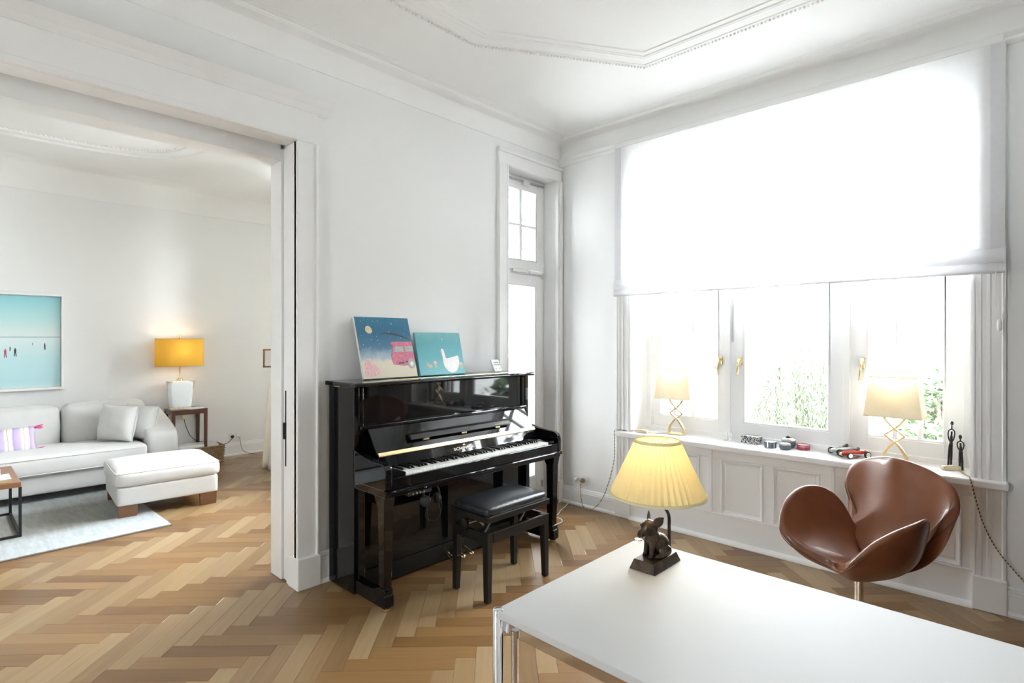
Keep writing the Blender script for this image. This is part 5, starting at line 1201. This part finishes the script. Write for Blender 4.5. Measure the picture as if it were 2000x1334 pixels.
def stad(z, w_, d_, n=12):
    out = []
    for k in range(n+1): a = -PI/2+PI*k/n; out.append((w_-d_+d_*math.cos(a), d_*math.sin(a), z))
    for k in range(n+1): a = PI/2+PI*k/n; out.append((-w_+d_+d_*math.cos(a), d_*math.sin(a), z))
    return out
mb = MB(); mb.rings([stad(0.500, 0.250, 0.130), stad(0.815, 0.247, 0.128)], True, False, False); sd = mb.obj('drum_shade', 'shade_gold', yl, 40)
for z in (0.501, 0.814): mb = MB(); mb.tube(stad(z, 0.249, 0.129), 0.003, 6, True); mb.obj('shade_rim', 'shade_gold', sd, True)
mb = MB(); mb.ell((0, 0, 0.65), (0.028, 0.028, 0.04), 12, 8); mb.obj('bulb', 'shade_white', yl, True)
mb = MB(); mb.lathe([(0.004, 0.80), (0.010, 0.83), (0.003, 0.845), (0.009, 0.86), (0.002, 0.875)], 12); mb.obj('finial', 'brass', yl, True)
lamp_light('side_lamp_glow', (-1.965, 4.10, 0.662+0.68), 0.75, (1.0, 0.72, 0.42), 0.045)
t = thing('magazine', 'pale folded magazine in front of the ceramic lamp', 'magazine', (-1.84, 4.005, 0.6625), 0.25)
bx('pages', -0.085, 0.085, -0.06, 0.06, 0, 0.008, 'paper', t, 0.001); o = bx('cover', -0.085, 0.085, -0.06, 0.06, 0.0085, 0.0095, 'coverwhite', t, 0); o.rotation_euler = (0, -0.04, 0.1)
o = bx('lamp_switch', -0.014, 0.014, -0.01, 0.01, 0, 0.055, 'brass', None, 0.003); o.location = (-1.955, 3.975, 0.555); o.rotation_euler = (0, -0.3, 0); tag(o, 'brass lamp switch hanging below the side table top', 'switch')
cord('lamp_flex', [(-1.955, 3.975, 0.556), (-1.93, 3.99, 0.46), (-1.86, 4.05, 0.33), (-1.75, 4.15, 0.25), (-1.64, 4.22, 0.225), (-1.50, 4.24, 0.165), (-1.40, 4.235, 0.17), (-1.335, 4.225, 0.228)], 0.0035, 'blackmat', 'dark flex from the ceramic lamp to the wall socket')
wall_socket('white double wall socket with black plug on the sofa wall', (-1.295, YB-0.001, 0.238), 0, ((-0.036, 'blackmat'), (0.036, 'white')))
cord('lamp_flex', [(-1.255, 4.225, 0.232), (-1.245, 4.215, 0.15), (-1.225, 4.20, 0.06), (-1.17, 4.17, 0.02), (-1.11, 4.13, 0.008), (-1.10, 4.08, 0.006)], 0.0035, 'twist', 'thin cord dropping from the sofa wall socket to the parquet')
# wicker basket
M['wicker'] = mat('wicker', (0.30, 0.205, 0.115), 0.7, 0, 0.35, 50)
wb = thing('wicker_basket', 'oblong wicker basket with white blanket under the side table', 'basket', (-1.80, 4.06, 0))
bw, bd_, bh = 0.265, 0.13, 0.20
def rect(t, z, off, n=36):
    per = []
    P = [(-bw, -bd_), (bw, -bd_), (bw, bd_), (-bw, bd_)]
    for i in range(4):
        a, b = P[i], P[(i+1) % 4]; m = 14 if i % 2 == 0 else 8
        for k in range(m): per.append((a[0]+(b[0]-a[0])*k/m, a[1]+(b[1]-a[1])*k/m))
    s = 0.94+0.06*z/bh
    out = []
    for i, p in enumerate(per):
        l = math.hypot(*p); o_ = off*(1 if i % 2 == t else -1); out.append((p[0]*s+p[0]/l*o_, p[1]*s+p[1]/l*o_, z))
    return out
for r_ in range(14):
    mb = MB(); mb.tube(rect(r_ % 2, 0.010+r_*0.0135, 0.006), 0.0075, 5, True); mb.obj('woven_strand', 'wicker', wb, True)
mb = MB(); mb.tube(rect(0, bh, 0.0), 0.011, 7, True); mb.obj('basket_rim', 'wicker', wb, True)
bx('basket_liner', -bw*0.9, bw*0.9, -bd_*0.88, bd_*0.88, 0.004, 0.16, 'wicker', wb, 0.004)
o = softbox('folded_blanket', (0.46, 0.21, 0.075), 0.03, 'linen', None, (-1.81, 4.06, 0.2), bulge=(0, 0, 0.012), wrinkle=0.005, n=8, seed=6); tag(o, 'folded white blanket lying in the wicker basket', 'blanket')
# framed beach photograph
M['beach'] = gradmat('beach_photo', [(0.0, (0.62, 0.80, 0.82)), (0.10, (0.50, 0.75, 0.80)), (0.35, (0.55, 0.80, 0.84)), (0.575, (0.74, 0.86, 0.86)), (0.585, (0.40, 0.58, 0.61)), (0.60, (0.74, 0.85, 0.83)), (0.80, (0.50, 0.78, 0.80)), (1.0, (0.34, 0.70, 0.76))], 'Z', 5, 0.008, 0, 0.92, 0.25, 0)
pf_ = thing('framed_beach_photo', 'large white-framed pale blue beach photograph above the sofa', 'picture', (-3.70, YB-0.004, 0.955))
W2, H2 = 0.70, 0.985
bx('photo_print', -W2+0.03, W2-0.03, -0.012, -0.004, 0.03, H2-0.03, 'beach', pf_, 0)
for nm, a in (('frame_rail', (-W2, W2, 0, 0.026)), ('frame_rail', (-W2, W2, H2-0.026, H2)), ('frame_stile', (-W2, -W2+0.026, 0.026, H2-0.026)), ('frame_stile', (W2-0.026, W2, 0.026, H2-0.026))): bx(nm, a[0], a[1], -0.062, 0.0, a[2], a[3], 'trim', pf_, 0.003)
bx('frame_back', -W2+0.01, W2-0.01, -0.004, 0.0, 0.01, H2-0.01, 'white', pf_, 0)
M['bather'] = mat('bather_ink', (0.06, 0.06, 0.07), 0.5, 0, 0.3, 90); M['bather_red'] = mat('bather_red', (0.50, 0.06, 0.10), 0.5); M['bather_skin'] = mat('bather_skin', (0.25, 0.14, 0.10), 0.5)
for x, z, s, c in ((0.245, 0.335, 1.0, 'bather_red'), (0.318, 0.345, 1.0, 'bather'), (0.28, 0.40, 0.5, 'bather'), (0.545, 0.41, 0.6, 'bather'), (0.545, 0.44, 0.45, 'bather'), (0.45, 0.455, 0.3, 'bather'), (0.04, 0.47, 0.3, 'bather'), (0.17, 0.475, 0.3, 'bather'), (0.10, 0.20, 1.35, 'bather_skin')):
    h_ = 0.085*s
    poly = [(x-0.010*s, z), (x-0.004*s, z), (x, z+h_*0.4), (x+0.006*s, z), (x+0.012*s, z), (x+0.008*s, z+h_*0.5), (x+0.010*s, z+h_*0.8), (x+0.004*s, z+h_*0.85), (x+0.004*s, z+h_), (x-0.004*s, z+h_), (x-0.004*s, z+h_*0.85), (x-0.010*s, z+h_*0.8), (x-0.007*s, z+h_*0.5)]
    flat('printed_bather', poly, -0.0122, c, pf_, 0.0006)
sp_ = thing('small_wooden_frame', 'small brown wooden picture frame half hidden by the cream curtain', 'picture', (-0.855, YB-0.002, 1.10))
for a in ((-0.088, -0.072, 0, 0.24), (0.072, 0.088, 0, 0.24), (-0.088, 0.088, 0, 0.016), (-0.088, 0.088, 0.224, 0.24)): bx('frame_bar', a[0], a[1], -0.022, 0, a[2], a[3], 'walnut', sp_, 0.002)
bx('mount', -0.08, 0.08, -0.006, -0.001, 0.008, 0.232, 'whitepaint', sp_, 0)
# curtain
mb = MB(); R = []
for i in range(31):
    z = 0.012+2.93*i/30; fl_ = 0.16*max(0, 1-z/1.55)**0.8; ring = []
    for j in range(61):
        u = j/60; y = 2.55+0.75*u
        x = -1.16-fl_+0.045*math.sin(u*38+0.5)+0.012*math.sin(u*17+z*2)
        ring.append((x+1.2, y-2.9-0.02*fl_, z))
    R.append(ring)
mb.rings(R, False)
cu_ = thing('curtain', 'floor-length cream curtain at the edge of the sliding door opening', 'curtain', (-1.2, 2.9, 0))
o = mb.obj('curtain_fabric', 'cream', cu_, True); so = o.modifiers.new('solid', 'SOLIDIFY'); so.thickness = 0.003
mb = MB(); mb.tube([(0.05, -1.9, 2.96), (0.05, 0.62, 2.96)], 0.012, 10); mb.obj('curtain_rail', 'white', cu_, 40)
# ================================================================== OUTSIDE
M['pale_ground'] = mat('bounce_ground', (0.45, 0.45, 0.43), 0.95, 0, 0.3, 0.6)  # pale neutral tone chosen to bounce daylight up to the ceiling
struct(MB().box(-60, 140, -120, 120, -6.3, -6.0).obj('ground', 'pale_ground'), 'ground outside below the windows, made pale to bounce daylight', 'ground')
M['balcony'] = mat('balcony_stone', (0.55, 0.55, 0.53), 0.8, 0, 0.08, 8)
struct(MB().box(-0.44, 1.3, 0.40, 3.9, -0.25, -0.04).obj('balcony_slab', 'balcony'), 'stone balcony slab outside the narrow glazed door', 'balcony')
struct(bx('balcony_parapet', 1.18, 1.3, 0.40, 3.9, -0.04, 0.62, 'balcony', None, 0.01), 'low stone parapet of the balcony outside', 'parapet')
def leafmat(name, a, b):
    m, nt, bs = newmat(name); Lk = nt.links
    gi = N(nt, 'ShaderNodeNewGeometry'); r = ramp(nt, [(0, a), (1, b)]); Lk.new(gi.outputs['Random Per Island'], r.inputs['Fac']); Lk.new(r.outputs['Color'], bs.inputs['Base Color']); bs.inputs['Roughness'].default_value = 0.6
    return m
M['leaf_a'] = leafmat('leaf_fresh', (0.03, 0.05, 0.02), (0.07, 0.10, 0.045)); M['leaf_b'] = leafmat('leaf_dark', (0.018, 0.036, 0.015), (0.05, 0.08, 0.03)); M['leaf_w'] = leafmat('leaf_willow', (0.045, 0.062, 0.034), (0.085, 0.105, 0.06))
M['bark'] = mat('bark', (0.10, 0.08, 0.06), 0.9, 0, 0.3, 5, 0.5, 12)
GZ = -6.0
def tree(name, label, loc, h, rad, lm, n=2600, ls=0.16, seed=0, conical=False, group='trees outside the window'):
    rnd = random.Random(seed); t = thing(name, label, 'tree', (loc[0], loc[1], GZ), 0, group)
    mb = MB(); mb.tube([(0, 0, 0), (0.1, 0, h*0.4), (0.05, 0.1, h*0.75)], [0.22, 0.16, 0.08], 8)
    for k in range(5):
        a = rnd.uniform(0, 6.28); z0_ = h*rnd.uniform(0.3, 0.55); mb.tube([(0.05, 0, z0_), (math.cos(a)*rad*0.3, math.sin(a)*rad*0.3, z0_+h*0.15), (math.cos(a)*rad*0.6, math.sin(a)*rad*0.6, z0_+h*0.25)], [0.09, 0.06, 0.03], 6)
    mb.obj('trunk', 'bark', t, True)
    blobs = [(rnd.uniform(-0.5, 0.5)*rad, rnd.uniform(-0.5, 0.5)*rad, h*rnd.uniform(0.35, 0.85), rad*rnd.uniform(0.4, 0.65)) for _ in range(10)]
    vs, fs = [], []
    for i in range(n):
        if conical:
            z = h*(0.12+0.88*rnd.random()**1.3); r_ = rad*(1-z/h)*rnd.uniform(0.75, 1.05)+0.05; a = rnd.uniform(0, 6.283); c = Vector((r_*math.cos(a), r_*math.sin(a), z-r_*0.15))
        else:
            b = rnd.choice(blobs); d = Vector((rnd.gauss(0, 1), rnd.gauss(0, 1), rnd.gauss(0, 0.85))).normalized()*b[3]*rnd.uniform(0.75, 1.05); c = Vector(b[:3])+d
        u = Vector((rnd.gauss(0, 1), rnd.gauss(0, 1), rnd.gauss(0, 0.6))).normalized()*ls*rnd.uniform(0.6, 1.2); w_ = u.cross(Vector((rnd.gauss(0, 1), rnd.gauss(0, 1), rnd.gauss(0, 1)))).normalized()*ls*0.45
        k = len(vs); vs += [tuple(c-u), tuple(c+w_), tuple(c+u), tuple(c-w_)]; fs.append((k, k+1, k+2, k+3))
    me = bpy.data.meshes.new('foliage'); me.from_pydata(vs, [], fs); o = bpy.data.objects.new('foliage', me); finish(o, lm, t, False, 0, 0); o['kind'] = 'stuff'
    return t
def willow(label, loc, h, rad, n=560, seed=1):
    rnd = random.Random(seed); t = thing('weeping_willow', label, 'tree', (loc[0], loc[1], GZ), 0, 'trees outside the window')
    mb = MB(); mb.tube([(0, 0, 0), (0.1, 0.1, h*0.45), (0, 0.1, h*0.8)], [0.3, 0.2, 0.08], 8); mb.obj('trunk', 'bark', t, True)
    vs, fs = [], []
    for i in range(n):
        a = rnd.uniform(0, 6.283); r_ = rad*math.sqrt(rnd.random()); x, y = r_*math.cos(a), r_*math.sin(a)
        zt = h*(1-0.35*(r_/rad)**2)*rnd.uniform(0.85, 1.0); ln = h*rnd.uniform(0.35, 0.7)
        m = int(ln/0.085)
        for k in range(m):
            f = k/m; c = Vector((x*(1+0.10*f)+rnd.gauss(0, 0.05), y*(1+0.10*f)+rnd.gauss(0, 0.05), zt-ln*f))
            u = Vector((rnd.gauss(0, 0.35), rnd.gauss(0, 0.35), -1)).normalized()*0.085; w_ = u.cross(Vector((rnd.gauss(0, 1), rnd.gauss(0, 1), 0.1))).normalized()*0.017
            b = len(vs); vs += [tuple(c-u), tuple(c+w_), tuple(c+u), tuple(c-w_)]; fs.append((b, b+1, b+2, b+3))
    me = bpy.data.meshes.new('foliage'); me.from_pydata(vs, [], fs); o = bpy.data.objects.new('foliage', me); finish(o, 'leaf_w', t, False, 0, 0); o['kind'] = 'stuff'
def ray(px, w):   # point on the ground plan under a picture column at a given distance from the viewer
    u = (px-1000)/1080; return (CAM[0]+w*(fwd[0]+u*fwd[1]), CAM[1]+w*(fwd[1]-u*fwd[0]))
x, y = ray(1570, 13.5); willow('pale weeping willow seen through the middle casement', (x, y), 7.9, 1.6)
for i, (px, w_, h, rd, lm, con, lab) in enumerate((
    (1735, 9.0, 6.2, 1.0, 'leaf_a', False, 'low green tree behind the right sill lamp'),
    (1845, 11.2, 6.5, 0.9, 'leaf_b', False, 'dark green tree by the right casement edge'),
    (1838, 17.0, 7.5, 1.2, 'leaf_a', False, 'rounded green tree farther off in the right casement'))):
    x, y = ray(px, w_); tree('broadleaf_tree', lab, (x, y), h, rd, lm, 2400, 0.13, 20+i, con)
# trees and house that show only in the piano lacquer
for i, (x, y, h, rd) in enumerate(((9.5, -9.0, 10.5, 3.0), (6.5, -15.0, 11.0, 3.2), (16.5, -8.0, 10.0, 2.8))):
    tree('broadleaf_tree', ['leafy tree mirrored in the piano lacquer, nearest the window', 'leafy tree mirrored in the piano lacquer, towards the right', 'leafy tree mirrored in the piano lacquer, farther off'][i], (x, y), h, rd, 'leaf_b', 3200, 0.24, 40+i)
M['render_white'] = mat('white_render', (0.5, 0.5, 0.49), 0.9, 0, 0.05, 1); M['rooftile'] = mat('slate_roof', (0.22, 0.22, 0.24), 0.7, 0, 0.2, 6); M['winglass'] = mat('dark_window', (0.12, 0.14, 0.16), 0.1)
def house(label, px, w_, width, hh, roof, rz):
    x, y = ray(px, w_); t = thing('house', label, 'house', (x, y, GZ), rz, 'houses across the gardens')
    a = width/2
    bx('house_wall', -4, 4, -a, a, 0, hh, 'render_white', t, 0)
    mb = MB(); mb.prism([(-a-0.4, hh), (a+0.4, hh), (a*0.25, hh+roof), (-a*0.25, hh+roof)], 'x', -4.3, 4.3); mb.obj('roof', 'rooftile', t)
    bx('chimney', -1.5, -0.7, a*0.1, a*0.1+0.9, hh, hh+roof+1.0, 'render_white', t, 0.02)
    nwin = int(width/2.2)
    for j in range(nwin):
        for z in (hh-2.1, hh-5.0):
            if z < 0.3: continue
            yy = -a+width*(j+0.5)/nwin
            f = bx('window_frame', -4.06, -3.98, yy-0.55, yy+0.55, z-0.05, z+1.45, 'white', t, 0); bx('window_pane', -4.08, -4.055, yy-0.45, yy+0.45, z+0.05, z+1.35, 'winglass', f, 0)
house('white house across the gardens seen through the left casement', 1315, 40, 11, 6.6, 1.4, 0.45)
house('white house with chimney seen through the middle casement', 1490, 62, 12, 6.2, 1.5, 0.35)
house('white house with slate roof seen through the right casement', 1740, 36, 13, 5.2, 1.5, 0.2)
